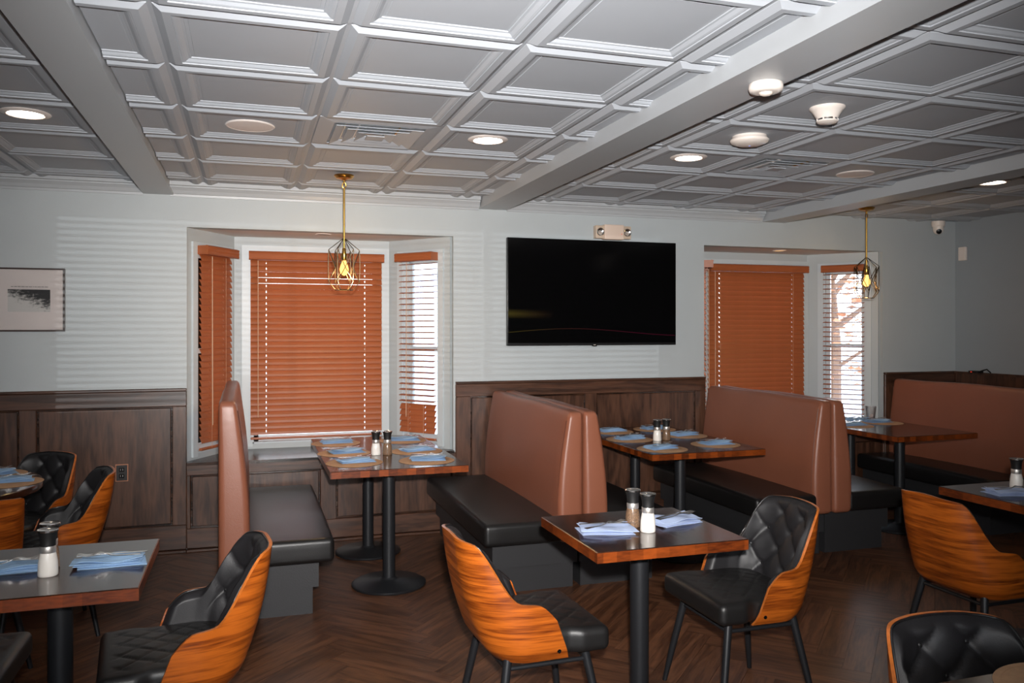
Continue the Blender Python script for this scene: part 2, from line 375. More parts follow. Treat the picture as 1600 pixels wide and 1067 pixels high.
# crown moulding on the back wall
cp = [(0, 2.447), (-.012, 2.447), (-.014, 2.462), (-.02, 2.466), (-.03, 2.486), (-.045, 2.502), (-.05, 2.506), (-.05, 2.514), (-.066, 2.518), (-.066, 2.55), (0, 2.55)]
def crown(x0, x1, n):
    mb = MB(); k = len(cp)
    mb.add([(x0, W + y, z) for y, z in cp] + [(x1, W + y, z) for y, z in cp], [tuple(range(k)), tuple(range(2 * k - 1, k - 1, -1))] + [(i, k + i, k + (i + 1) % k, (i + 1) % k) for i in range(k)])
    o = mb.build('trim_%d' % n, M['beam']); tag(o, kind='structure')
crown(XL, -0.677, 1); crown(-0.505, 1.69, 2); crown(1.915, 4.22, 3)

# wainscot: panels, stiles and rails, each its own piece
def wbox(name, x0, x1, y0, y1, z0, z1, mat, par, bev=0.004):
    mb = MB(); mb.box(x0, x1, y0, y1, z0, z1); me = mb.mesh(name, mat)
    bm = bmesh.new(); bm.from_mesh(me); bmesh.ops.bevel(bm, geom=bm.edges[:], offset=bev, segments=1, affect='EDGES'); bm.to_mesh(me); bm.free()
    return link(name, me, par)
def wainscot(x0, x1, ztop, zr, zb, stiles, par, cap=True):
    """stiles: list of (x0,x1); panels fill between"""
    wbox('top_rail', x0, x1, W - .026, W + .002, zr, ztop - (.018 if cap else 0), M['wainsh'], par)
    if cap: wbox('cap_rail', x0, x1, W - .034, W + .002, ztop - .018, ztop, M['wainsh'], par)
    wbox('bottom_rail', x0, x1, W - .026, W + .002, .022, zb, M['wainsh'], par)
    wbox('shoe_molding', x0, x1, W - .044, W + .002, 0, .02, M['wainsh'], par)
    for a, b in stiles: wbox('stile', a, b, W - .0255, W + .002, zb - .001, zr + .001, M['wains'], par)
    for (a, b), (c, d) in zip(stiles, stiles[1:]):
        wbox('panel', b + .012, c - .012, W - .012, W + .002, zb + .012, zr - .012, M['wains'], par, .003)
        for e in ((b, b + .012, zb, zr), (c - .012, c, zb, zr)): wbox('panel_molding', e[0], e[1], W - .005, W + .002, e[2], e[3], M['ledge'], par, .001)
        for e in ((zr - .012, zr), (zb, zb + .012)): wbox('panel_molding', b, c, W - .006, W + .002, e[0], e[1], M['ledge'], par, .001)
wainscot(XL, -.40, 1.128, 1.005, .19, [(-3.26, -3.16), (-2.336, -2.236), (-1.416, -1.316), (-.49, -.40)], WB)
wainscot(1.505, 3.657, 1.134, 1.02, .19, [(1.505, 1.62), (2.57, 2.665), (3.565, 3.657)], WB)
wainscot(5.51, XR, 1.14, 1.02, .19, [(5.51, 5.60), (6.25, XR - .03)], WB)
wainscot(-.40, 1.505, .60, .525, .16, [(-.40, -.375), (.50, .612), (1.48, 1.505)], WB, cap=False)
wainscot(3.657, 5.51, .60, .525, .16, [(3.657, 3.68), (4.55, 4.66), (5.49, 5.51)], WB, cap=False)
# right wall wainscot
wr = MB().box(XR - .03, XR, 2.0, W - .035, 0, 1.12).build('wainscot_panel', M['wains'], WR)
wr = MB().box(XR - .045, XR, 2.0, W - .035, 1.12, 1.14).build('cap_rail', M['wainsh'], WR)

# ---- bays: angled walls, windows, blinds, ledge, soffit
SLW, SLP = 0.05, 0.0445
def slat_mesh(L, holes):
    """a slightly bowed slat along +X with cord holes"""
    xs_ = sorted(set([0, L] + [h + d for h in holes for d in (-.003, .003)])); ys = [-.025, -.008, .008, .025]
    crown_ = lambda y: 0.0035 * (1 - (y / .025) ** 2)
    solid = lambda i, j: 0 <= i < len(xs_) - 1 and 0 <= j < 3 and not (j == 1 and any(abs((xs_[i] + xs_[i + 1]) / 2 - h) < .004 for h in holes))
    mb = MB(); th = .0028
    P = lambda i, j, t: (xs_[i], ys[j], crown_(ys[j]) + (th if t else 0))
    for i in range(len(xs_) - 1):
        for j in range(3):
            if not solid(i, j): continue
            mb.add([P(i, j, 1), P(i + 1, j, 1), P(i + 1, j + 1, 1), P(i, j + 1, 1)], [(0, 1, 2, 3)]); mb.add([P(i, j, 0), P(i + 1, j, 0), P(i + 1, j + 1, 0), P(i, j + 1, 0)], [(3, 2, 1, 0)])
            for di, dj, a, b in ((-1, 0, (i, j), (i, j + 1)), (1, 0, (i + 1, j + 1), (i + 1, j)), (0, -1, (i + 1, j), (i, j)), (0, 1, (i, j + 1), (i + 1, j + 1))):
                if not solid(i + di, j + dj): mb.add([P(*a, 0), P(*b, 0), P(*b, 1), P(*a, 1)], [(0, 1, 2, 3)])
    me = bpy.data.meshes.new('slat'); me.from_pydata(mb.v, [], mb.f); me.materials.append(M['slat']); return me
def make_blind(p0, ang, L, ztop, zbot, tilt_fn, label, valance_ext=.012):
    """p0 = left end (seen from the room), local X along the window, local +Y outward"""
    root = empty('window_blind', (p0[0], p0[1], zbot), ang)
    holes = [0.10, L - 0.10] if L > .35 else [0.06, L - 0.06]
    if L > 0.7: holes = [0.115, L - 0.135]
    H = ztop - zbot
    v = MB()
    prof = [(-.062, -.002), (-.070, .004), (-.066, .02), (-.070, .03), (-.066, .046), (-.072, .056), (-.06, .064), (-.05, .064), (-.05, -.002)]
    k = len(prof); a, b = -valance_ext, L + valance_ext
    v.add([(a, y, H - .062 + z) for y, z in prof] + [(b, y, H - .062 + z) for y, z in prof], [tuple(range(k)), tuple(range(2 * k - 1, k - 1, -1))] + [(i, k + i, k + (i + 1) % k, (i + 1) % k) for i in range(k)])
    v.box(a, a + .01, -.05, .02, H - .062, H).box(b - .01, b, -.05, .02, H - .062, H)
    v.build('valance', M['slat'], root)
    MB().box(0.002, L - .002, -.02, .02, H - .06, H - .022).build('head_rail', M['slat'], root)
    me = slat_mesh(L, holes)
    n = int((H - .075) / SLP)
    for i in range(n):
        z = H - .085 - i * SLP
        if z < .035: break
        link('slat', me, root, (0, 0, z), (tilt_fn(i, n), 0, 0))
    MB().rbox(0, L, -.012, .012, 0, .018, .004, 1).build('bottom_rail', M['slat'], root)
    for h in holes:
        MB().tube([(h, -.027, .01), (h, -.027, H - .07)], .0009, 5).build('ladder_cord', M['cord'], root)
    MB().tube([(0.055 if L > .7 else .09, -.04, H * .12), (0.055 if L > .7 else .09, -.036, H - .07)], .003, 6).build('tilt_wand', M['cord'], root)
    tag(root, label, 'blind', 'wood tone window blinds')
    return root
def open_wall(name, p0, p1, z0, z1, t0, t1, zo0, zo1, th=.1):
    """wall segment from p0 to p1 with a window hole between fractions t0..t1; local +Y outward"""
    d = Vector((p1[0] - p0[0], p1[1] - p0[1], 0)); L = d.length; ang = math.atan2(d.y, d.x)
    a, b = t0 * L, t1 * L
    mb = MB().box(0, a, 0, th, z0, z1).box(b, L, 0, th, z0, z1).box(a, b, 0, th, z0, zo0).box(a, b, 0, th, zo1, z1)
    o = mb.build(name, M['wall']); o.location = (p0[0], p0[1], 0); o.rotation_euler = (0, 0, ang); tag(o, kind='structure')
    return o, L, ang, a, b
wn = [0]
def window(p0, ang, a, b, z0, z1, cas=.065):
    wn[0] += 1
    f = MB()
    # casing proud of the wall
    f.box(a - cas, a + .004, -.016, .0, z0 - .02, z1 + cas).box(b - .004, b + cas, -.016, .0, z0 - .02, z1 + cas).box(a + .004, b - .004, -.016, .0, z1 - .004, z1 + cas)
    f.box(a, a + .012, 0, .1, z0, z1).box(b - .012, b, 0, .1, z0, z1).box(a, b, 0, .1, z1 - .012, z1).box(a, b, 0, .1, z0, z0 + .012)
    o = f.build('window_%d' % wn[0], M['trim']); o.location = (p0[0], p0[1], 0); o.rotation_euler = (0, 0, ang); tag(o, kind='structure')
    s = MB(); a2, b2, y0, y1 = a + .012, b - .012, .06, .09
    s.box(a2, a2 + .035, y0, y1, z0 + .012, z1 - .012).box(b2 - .035, b2, y0, y1, z0 + .012, z1 - .012).box(a2, b2, y0, y1, z1 - .05, z1 - .012).box(a2, b2, y0, y1, z0 + .012, z0 + .055)
    zm = (z0 + z1) / 2; s.box(a2 + .035, b2 - .035, y0, y1, zm - .018, zm + .018)
    s.build('sash', M['trim'], o)
    for q0, q1 in ((z0 + .055, zm - .018), (zm + .018, z1 - .05)): MB().box(a2 + .035, b2 - .035, .073, .077, q0, q1).build('pane', M['glass'], o)
    return o
closed = lambda s: (lambda i, n: R(66) * s)
def center_tilt(i, n): return R(59) if i in (2, 3, 4) else R(66)
def open_tilt(i, n): return R(60) if i > n - 6 else R(8)
names = ['left', 'centre', 'right']
where = ['the left bay', 'the right bay']
for bi, (ox0, ox1, sh) in enumerate(BAYS):
    A = (ox0, W + .03); B = (-.097 + sh, 6.62); C = (1.085 + sh, 6.62); D = (ox1 - .02, W + .03)
    segs = [(A, B, .17, .84), (B, C, .11, .935), (C, D, .24, .83)]
    for k, (p, q, t0, t1) in enumerate(segs):
        o, L, ang, a, b = open_wall('wall_bay_%d' % (bi * 3 + k + 1), p, q, 0.0, 2.40, t0, t1, .655, 2.10)
        window(p, ang, a, b, .655, 2.10, .05 if k != 1 else .075)
        nx, ny = -math.sin(ang), math.cos(ang)
        lab = {0: 'narrow shut brown slatted blind on the left side of %s', 1: 'wide shut brown slatted blind across the middle of %s', 2: 'narrow open brown slatted blind letting daylight in at the right of %s'}[k] % where[bi]
        e0 = (.006 if k != 1 else (-.012, -.045)[bi]); e1 = .006 if k != 1 else -.012
        px, py = p[0] + math.cos(ang) * (a + e0) - nx * .032, p[1] + math.sin(ang) * (a + e0) - ny * .032
        tf = [closed(1), center_tilt if bi == 0 else closed(1), open_tilt if bi == 0 else (lambda i, n: R(8))][k]
        make_blind((px, py), ang, b - a - e0 - e1, 2.125, .69 if k == 1 else .675, tf, lab, .012 if k == 1 else .008)
    # ledge board with nosing
    lp = [(ox0 + .002, W - .05), (ox1 - .002, W - .05), (ox1 - .002, W + .03), (C[0], C[1] - .002), (B[0], B[1] - .002), (ox0 + .002, W + .03)]
    lo = MB().prism(lp, ZL - .004, ZL + .016).build('trim_%d' % (4 + bi * 2), M['ledge']); tag(lo, kind='structure')
    MB().box(ox0 + .002, ox1 - .002, W - .04, W, ZL - .028, ZL - .004).build('ledge_molding', M['wainsh'], lo)
    # soffit
    sp_ = [(ox0 - .02, W + .1), (ox1 + .02, W + .1), (D[0] + .1, W + .1), (C[0] + .06, C[1] + .06), (B[0] - .06, B[1] + .06), (A[0] - .1, W + .1)]
    so = MB().prism(sp_, ZH, ZH + .06).build('ceiling_bay_%d' % (bi + 1), M['baycl']); tag(so, kind='structure')
    bl = MB().prism([(x, y) for x, y in sp_], 2.38, 2.44).build('roof_bay_%d' % (bi + 1), M['trim']); tag(bl, kind='structure')
    # soffit downlight
    d = empty('soffit_downlight', ((.535, 6.26) if bi == 0 else (4.545, 6.30)) + (ZH,))
    MB().lathe([(.058, 0), (.060, -.004), (.052, -.006), (.046, -.003)], 24).build('trim_ring', M['white'], d, 40)
    MB().lathe([(.001, -.0035), (.046, -.0035)], 24).build('lens', M['white'] if bi == 0 else M['candim'], d)
    tag(d, ['small unlit round downlight in the ceiling of the left bay', 'small dim amber downlight in the ceiling of the right bay'][bi], 'downlight')
# rear window (behind the photographer) and its blinds
f = MB(); a, b, z0, z1 = RW
for x in (a, a + 1.5, a + 3.0, b): f.box(x - .03, x + .03, YB - .1, YB - .02, z0, z1)
f.box(a, b, YB - .1, YB - .02, z0, z0 + .05).box(a, b, YB - .1, YB - .02, z1 - .05, z1)
fo = f.build('window_7', M['trim']); tag(fo, kind='structure')
MB().box(a, b, YB - .07, YB - .065, z0, z1).build('pane', M['glass'], fo)
for k in range(3):
    x1 = a + 1.5 * (k + 1) - .04
    bo = make_blind((x1, YB + .03), math.pi, 1.42, z1 + .02, z0, lambda i, n: R(24), ['left', 'middle', 'right'][k] + ' open blind of the window behind the photographer')

# ------------------------------------------------------------------ outside
og = MB().box(-30, 40, 6.9, 60, -.45, -.4).build('ground', M['outground']); tag(og, kind='structure')
def tree(x, y, h, r, label, seed):
    rnd = random.Random(seed); t = empty('bare_tree', (x, y, -.4))
    tk = MB(); tk.tube([(0, 0, 0), (.05, .02, h * .4), (-.03, .05, h * .75)], [.14, .1, .05], 8)
    for i in range(16):
        a = rnd.uniform(0, 6.28); z = h * rnd.uniform(.25, .7); l = r * rnd.uniform(.6, 1)
        tk.tube([(0, 0, z), (math.cos(a) * l * .5, math.sin(a) * l * .5, z + l * .35), (math.cos(a) * l, math.sin(a) * l, z + l * .5)], [.04, .025, .008], 5)
    tk.build('trunk', M['bark'], t)
    lf = MB()
    for i in range(900):
        a = rnd.uniform(0, 6.28); q = r * rnd.random() ** .5; z = h * rnd.uniform(.25, 1.05); s = rnd.uniform(.05, .11)
        Mx = Matrix.Translation((math.cos(a) * q, math.sin(a) * q, z)) @ Matrix.Rotation(rnd.uniform(0, 6), 4, 'Z') @ Matrix.Rotation(rnd.uniform(-1, 1), 4, 'X')
        lf.add([Mx @ Vector(p) for p in ((-s, 0, 0), (0, -s * .5, 0), (s, 0, 0), (0, s * .5, .01))], [(0, 1, 2, 3)])
    o = lf.build('foliage', M['leaf'], t); o['kind'] = 'stuff'
    tag(t, label, 'tree')
tree(9.6, 11.8, 4.2, 1.6, 'reddish brown autumn tree outside the right bay window', 3)
sd = empty('neighbouring_house', (5.2, 15, -.4))
MB().box(-1.5, 1.2, 0, 4, 0, 3.0).build('wall', M['siding'], sd); MB().prism([(-1.8, -.3), (1.5, -.3), (1.5, 4.3), (-1.8, 4.3)], 3.0, 3.15).build('roof', M['trim'], sd)
tag(sd, 'pale sided house outside the left bay window', 'house')
# ------------------------------------------------------------------ ceiling fittings
PZ = CE - 0.001
def can(x, y, z, label, lit=True):
    d = empty('downlight', (x, y, z))
    MB().lathe([(.105, 0), (.107, -.003), (.100, -.007), (.080, -.010), (.074, -.004), (.072, .0)], 36).build('trim_ring', M['white'], d, 40)
    MB().lathe([(.001, -.003), (.074, -.003)], 36).build('lens', M['can'], d)
    return tag(d, label, 'downlight', 'round ceiling downlights')
can(-.985, 4.345, PZ, 'lit round ceiling downlight at the far left above the round table')
can(1.215, 4.20, PZ, 'lit round ceiling downlight beside the left air vent')
can(2.46, 4.275, PZ, 'lit round ceiling downlight between long beam and right air vent')
can(4.86, 4.36, PZ, 'lit round ceiling downlight beyond the last beam at the right')
for x, y, l in ((-2.6, 1.0, 'left of the camera'), (-.9, 0.6, 'overhead, left'), (1.2, .4, 'overhead, right'), (2.7, .8, 'right of the camera'), (4.9, 1.2, 'far right of the camera'), (-.9, -1.8, 'near the rear window, left'), (1.2, -1.8, 'near the rear window, middle'), (4.0, -1.8, 'near the rear window, right')):  # unseen downlights, added to raise the light in the room
    can(x, y, PZ if y > .6 else CE + .004, 'added unseen ceiling downlight brightening the room, ' + l)
def speaker(x, y, label):
    d = empty('ceiling_speaker', (x, y, PZ))
    MB().lathe([(.115, 0), (.118, -.004), (.112, -.008), (.108, -.006)], 40).build('rim', M['white'], d, 40)
    MB().lathe([(.001, -.0085), (.06, -.008), (.108, -.006)], 40).build('grille', plain('speaker_grille', srgb(240, 228, 222), .8, vary=.03, vscale=300), d, 60)
    tag(d, label, 'speaker', 'round ceiling speakers')
speaker(.012, 4.268, 'round white ceiling speaker at the left, between beam and air vent')
speaker(3.75, 4.40, 'round white ceiling speaker near the last beam at the right')
def vent(x, y, label):
    d = empty('air_vent', (x, y, CE)); h = T / 2 - .006
    def ring(a0, z0, a1, z1, t=.003):
        mb = MB(); v = []
        for a, z in ((a0, z0), (a1, z1), (a1, z1 + t), (a0, z0 + t)): v += [(-a, -a, z), (a, -a, z), (a, a, z), (-a, a, z)]
        f = []
        for j in range(4):
            for i in range(4): f.append((j * 4 + i, j * 4 + (i + 1) % 4, ((j + 1) % 4) * 4 + (i + 1) % 4, ((j + 1) % 4) * 4 + i))
        return mb.add(v, f)
    ring(h, -.004, h - .075, -.012).build('frame', M['ceil'], d)
    for a in (.215, .155, .095): ring(a, -.022, a - .048, -.006).build('louver', M['ceil'], d)
    MB().box(-.045, .045, -.045, .045, -.024, -.020).build('center_plate', M['ceil'], d)
    MB().box(-.23, .23, -.23, .23, .0, .004).build('duct', M['beam'], d)
    for q in (-.10, .10): MB().tube([(q, -.2, -.004), (q, .2, -.004)], .004, 6).build('support_bar', M['brass'] if q > 0 else M['white'], d)
    tag(d, label, 'air vent', 'square ceiling air vents')
for (x, y), l in zip(VENTS, ('square stepped ceiling air vent left of the long beam', 'square stepped ceiling air vent right of the long beam')): vent(x, y, l)
# access point, smoke detector, occupancy sensor
d = empty('wireless_access_point', (2.50, 3.72, PZ))
MB().lathe([(.088, 0), (.09, -.012), (.098, -.018), (.1, -.024), (.092, -.034), (.06, -.046), (.001, -.05)], 40).build('housing', M['whitedev'], d, 60)
MB().lathe([(.004, -.0485), (.0045, -.0505), (.001, -.051)], 10).build('status_light', emit('blue_led', (.3, .4, 1, 1), 2), d)
tag(d, 'white dome access point on the ceiling with tiny blue light', 'access point')
d = empty('smoke_detector', (2.51, 3.125, PZ))
MB().lathe([(.078, 0), (.078, -.006), (.066, -.018), (.052, -.040), (.046, -.052)], 36).build('base', M['whitedev'], d, 60)
MB().lathe([(.044, -.050), (.044, -.062)], 24).build('sensor_gap', M['chrome'], d, 40)
MB().lathe([(.046, -.060), (.046, -.066), (.036, -.072), (.001, -.074)], 36).build('cap', M['whitedev'], d, 40)
for k in range(6):
    a = k * math.pi / 3; MB().box(-.003, .003, .043, .047, -.062, -.050, M=Matrix.Rotation(a, 4, 'Z')).build('rib', M['whitedev'], d)
tag(d, 'flared white smoke detector hanging from the ceiling', 'smoke detector')
d = empty('occupancy_sensor', (1.845, 2.64, 2.457))
MB().lathe([(.056, 0), (.062, -.004), (.0635, -.02), (.058, -.032), (.04, -.037), (.026, -.037)], 36).build('housing', M['whitedev'], d, 60)
MB().lathe([(.026, -.036), (.023, -.043), (.012, -.048), (.001, -.049)], 24).build('sensor_lens', plain('frosted_lens', srgb(228, 216, 205), .25), d, 60)
tag(d, 'round white occupancy sensor on the underside of the long beam', 'sensor')

# ------------------------------------------------------------------ pendants
def pendant(x, y, label, group='brass pendant lamps with wire cages'):
    d = empty('pendant_lamp', (x, y, 1.78)); H = CE - 0.022 - 1.78
    MB().lathe([(.001, H), (.062, H), (.064, H - .008), (.056, H - .014), (.05, H - .022), (.02, H - .028), (.008, H - .034)], 32).build('canopy', M['brass'], d, 40)
    MB().tube([(0, 0, H - .03), (0, 0, H - .05)], .006, 8).build('swivel', M['brass'], d, 60)
    MB().tube([(.012 * math.cos(t), 0, H - .066 + .018 * math.sin(t)) for t in [k * math.pi / 6 for k in range(12)]], .0035, 6, closed=True).build('chain_link', M['brass'], d, 60)
    MB().tube([(0, 0, H - .082), (0, 0, .27)], .0065, 10).build('stem', M['brass'], d, 60)
    MB().lathe([(.008, .275), (.012, .27), (.013, .245), (.018, .24), (.019, .20), (.016, .195)], 20).build('socket', M['brass'], d, 40)
    MB().lathe([(.013, .198), (.014, .185), (.024, .160), (.029, .140), (.027, .122), (.015, .104), (.001, .098)], 20).build('bulb', M['bulbglass'], d, 60)
    b = MB()
    for k in range(4):
        a = k * math.pi / 2; b.tube([(.004 * math.cos(a), .004 * math.sin(a), .185), (.013 * math.cos(a), .013 * math.sin(a), .15), (.011 * math.cos(a), .011 * math.sin(a), .120)], .0019, 5)
    fo = MB().lathe([(.0295, .137), (.031, .145), (.0295, .153)], 20)
    c = MB(); n = 6; r = .0026
    P = lambda rad, z, k, off=0: (rad * math.cos((k + off) * math.pi / 3), rad * math.sin((k + off) * math.pi / 3), z)
    for k in range(n):
        c.tube([(0.008 * math.cos(k), .008 * math.sin(k), .335), P(.098, .262, k)], r, 5)
        c.tube([P(.098, .262, k), P(.062, .150, k, .5)], r, 5); c.tube([P(.098, .262, k), P(.062, .150, k, -.5)], r, 5)
        c.tube([P(.062, .150, k, .5), P(.098, .058, k)], r, 5); c.tube([P(.062, .150, k, .5), P(.098, .058, k + 1)], r, 5)
        c.tube([P(.098, .262, k), P(.1, .16, k), P(.098, .058, k)], r, 5)
        c.tube([P(.098, .058, k), P(.055, .006, k)], r, 5); c.tube([P(.055, .006, k), P(.055, .006, k + 1)], r, 5)
    c.build('cage', M['bronze'], d, 60)
    bulb_core = b.build('filament', M['bulb'], d)
    return tag(d, label, 'pendant lamp', group)
pendant(.59, 5.36, 'brass pendant lamp with wire cage over the left bay booth table')
pendant(4.80, 5.50, 'brass pendant lamp with wire cage over the right bay booth table')
for x, y, e in ((.59, 5.36, 13), (4.80, 5.50, 5)):
    lamp('pendant_bulb_light', 'POINT', (x, y, 1.78 + .075), e, (1.0, .62, .28), shadow_soft_size=.03)

# ------------------------------------------------------------------ wall things
tv = empty('television', (2.635, W, 1.405))
MB().rbox(-.729, .729, -.05, -.012, 0, .838, .004, 1).build('housing', M['black'], tv, 40)
def screen_mat():
    m, t, b = new_mat('television_screen'); b.inputs['Base Color'].default_value = srgb(7, 7, 8); b.inputs['Roughness'].default_value = 0.13; b.inputs['Specular IOR Level'].default_value = .35
    tx = t.nodes.new('ShaderNodeTexCoord'); sp = t.nodes.new('ShaderNodeSeparateXYZ'); t.links.new(tx.outputs['Object'], sp.inputs[0])
    def mth(op, a, bb, c=None):
        n = t.nodes.new('ShaderNodeMath'); n.operation = op
        for i, q in enumerate((a, bb, c)):
            if q is None: continue
            if isinstance(q, (int, float)): n.inputs[i].default_value = q
            else: t.links.new(q, n.inputs[i])
        return n.outputs[0]
    x, z = sp.outputs['X'], sp.outputs['Z']
    wv = mth('MULTIPLY', mth('SINE', mth('MULTIPLY_ADD', x, 3.1, 2.2), 0), .028)
    dz = mth('ABSOLUTE', mth('SUBTRACT', z, mth('ADD', wv, .105)), 0)
    line = mth('MAXIMUM', mth('SUBTRACT', 1, mth('MULTIPLY', dz, 240)), 0)
    glow = mth('MAXIMUM', mth('SUBTRACT', 1, mth('MULTIPLY', mth('ABSOLUTE', mth('SUBTRACT', z, mth('MULTIPLY_ADD', x, -.02, .235)), 0), 26)), 0)
    left = mth('MAXIMUM', mth('SUBTRACT', 1, mth('MULTIPLY', mth('ADD', x, .73), 2.6)), 0)
    e = mth('ADD', mth('MULTIPLY', line, .05), mth('MULTIPLY', mth('MULTIPLY', glow, left), .05))
    r = t.nodes.new('ShaderNodeValToRGB'); r.color_ramp.elements[0].color = (.9, .7, .1, 1); r.color_ramp.elements[1].color = (.9, .03, .2, 1); r.color_ramp.elements[1].position = .75
    mm = r.color_ramp.elements.new(.3); mm.color = (.6, .2, .12, 1)
    t.links.new(mth('MULTIPLY_ADD', x, .69, .5), r.inputs[0]); t.links.new(r.outputs[0], b.inputs['Emission Color']); t.links.new(e, b.inputs['Emission Strength']); return m
MB().box(-.722, .722, -.052, -.049, .022, .832).build('screen', screen_mat(), tv)
MB().box(-.725, .725, -.053, -.048, .004, .018).build('bezel', plain('dark_bezel', srgb(30, 30, 32), .35, .3), tv)
lg = MB().rbox(-.02, .02, -.055, -.04, -.008, .012, .003, 1).build('logo_tab', M['black'], tv)
m_ = MB()
for k in range(4): m_.box(-.010 + k * .0052, -.0065 + k * .0052, -.056, -.0548, .001, .007)
m_.build('logo', M['white'], lg)
MB().box(-.2, .2, -.013, -.001, .2, .6).build('wall_mount', M['blackm'], tv)
tag(tv, 'large dark flat screen television mounted on the wall between the bays', 'television')

ex = empty('emergency_light', (2.80, W, 2.252))
MB().rbox(-.085, .085, -.07, -.002, .0, .120, .008, 2).build('housing', plain('aged_white_plastic', srgb(222, 200, 184), .45, bump=.2), ex, 40)
MB().rbox(-.155, .155, -.055, -.001, .008, .112, .006, 2).build('lamp_box', plain('side_plastic', srgb(196, 176, 156), .35), ex, 40)
for s in (-1, 1):
    lb = MB().lathe([(.031, .0), (.033, .010), (.030, .014), (.024, .008), (.001, .004)], 20, M=Matrix.Translation((s * .118, -.054, .06)) @ Matrix.Rotation(R(90), 4, 'X')).build('lamp_head', M['chrome'], ex, 50)
    MB().tube([(s * .118 - .012, -.068, .068), (s * .118 + .012, -.068, .052)], .003, 6).build('lamp_clip', M['white'], lb)
MB().lathe([(.003, 0), (.003, .003)], 8, M=Matrix.Translation((.062, -.071, .045)) @ Matrix.Rotation(R(90), 4, 'X')).build('charge_light', emit('red_led', (1, .1, .05, 1), 1.0), ex)
tag(ex, 'beige emergency light with two side lamps above the television', 'emergency light')

pc = empty('framed_picture', (-1.46, W, 1.727)); hw, hh = .31, .208
fr = MB(); tt = .011
for q in ((-hw, hw, hh - tt, hh), (-hw, hw, -hh, -hh + tt), (-hw, -hw + tt, -hh + tt, hh - tt), (hw - tt, hw, -hh + tt, hh - tt)): fr.box(q[0], q[1], -.024, -.001, q[2], q[3])
fr.build('frame', plain('dark_frame', srgb(52, 34, 28), .3), pc)
MB().box(-hw + .009, hw - .009, -.012, -.006, -hh + .009, hh - .009).build('mount_board', plain('mount_board', srgb(222, 208, 204), .7), pc)
def photo_mat():
    m, t, b = new_mat('old_photograph'); b.inputs['Roughness'].default_value = .6
    tx = t.nodes.new('ShaderNodeTexCoord'); mp = t.nodes.new('ShaderNodeMapping'); mp.inputs['Scale'].default_value = (16, 1, 38); n = t.nodes.new('ShaderNodeTexNoise'); n.inputs['Scale'].default_value = 1.6; n.inputs['Detail'].default_value = 6; n.inputs['Roughness'].default_value = .7
    t.links.new(tx.outputs['Object'], mp.inputs[0]); t.links.new(mp.outputs[0], n.inputs['Vector'])
    sp = t.nodes.new('ShaderNodeSeparateXYZ'); t.links.new(tx.outputs['Object'], sp.inputs[0])
    a = t.nodes.new('ShaderNodeMath'); a.operation = 'MULTIPLY_ADD'; a.inputs[1].default_value = -3.2; t.links.new(sp.outputs['Z'], a.inputs[0]); t.links.new(n.outputs['Fac'], a.inputs[2])
    a2 = t.nodes.new('ShaderNodeMath'); a2.operation = 'MULTIPLY_ADD'; a2.inputs[1].default_value = -1.2; t.links.new(sp.outputs['X'], a2.inputs[0]); t.links.new(a.outputs[0], a2.inputs[2])
    r = t.nodes.new('ShaderNodeValToRGB'); r.color_ramp.elements[0].position = .38; r.color_ramp.elements[0].color = srgb(40, 38, 40); r.color_ramp.elements[1].position = .56; r.color_ramp.elements[1].color = srgb(205, 198, 194)
    t.links.new(a2.outputs[0], r.inputs[0]); t.links.new(r.outputs[0], b.inputs['Base Color']); return m
ph = MB().box(-.123, .123, -.002, .0005, -.073, .073).build('photograph', photo_mat(), pc); ph.location = (.10, -.0125, -.006)
cpn = MB(); rnd = random.Random(5); x = -.105
while x < .095:
    l = rnd.uniform(.006, .02); cpn.box(x, x + l, -.0135, -.0125, .083, .087); x += l + .004
cpn.build('caption', plain('caption_ink', srgb(120, 112, 110), .7), pc).location = (.10, 0, 0)
MB().box(-hw + .009, hw - .009, -.018, -.017, -hh + .009, hh - .009).build('glazing', M['glass'], pc)
tag(pc, 'thin framed black and white photograph with wide white mount on left wall', 'picture')

dc = empty('security_camera', (6.03, 5.99, CE - .024))
MB().lathe([(.058, 0), (.058, -.028), (.055, -.045), (.05, -.05)], 32).build('base', M['whitedev'], dc, 40)
MB().lathe([(.048, -.045), (.046, -.075), (.040, -.098), (.026, -.114), (.001, -.120)], 32).build('dome', M['whitedev'], dc, 60)
MB().lathe([(.024, 0), (.023, .006), (.001, .009)], 24, M=Matrix.Translation((-.022, -.030, -.096)) @ Vector((-.6, -.75, -.25)).to_track_quat('Z', 'Y').to_matrix().to_4x4()).build('lens', M['black'], dc, 60)
tag(dc, 'white dome security camera under the ceiling at the right corner', 'security camera')
sb = empty('wall_sensor', (XR, 6.0, 2.17))
MB().rbox(-.028, 0, -.04, .04, 0, .125, .006, 2).build('housing', M['whitedev'], sb, 40)
MB().box(-.0295, -.027, -.018, .018, .03, .095).build('cover', M['white'], sb)
tag(sb, 'small white box on the right wall near the corner', 'wall box')
# small black gadget on the right wainscot cap
gd = empty('charger', (6.26, 5.78, 1.14))
MB().rbox(-.05, .02, -.05, .05, 0, .018, .004, 1).build('body', M['blackm'], gd, 40)
MB().tube([(-.02, -.04, .012), (-.02, -.07, .022), (-.02, -.12, .036), (-.02, -.16, .008)], .006, 6).build('strap', M['blackm'], gd, 60)
MB().box(-.053, -.049, .01, .025, .004, .012).build('indicator', emit('red_dot', (1, .06, .03, 1), .5), gd)
tag(gd, 'small black gadget with red light on the dark right wainscot', 'gadget')
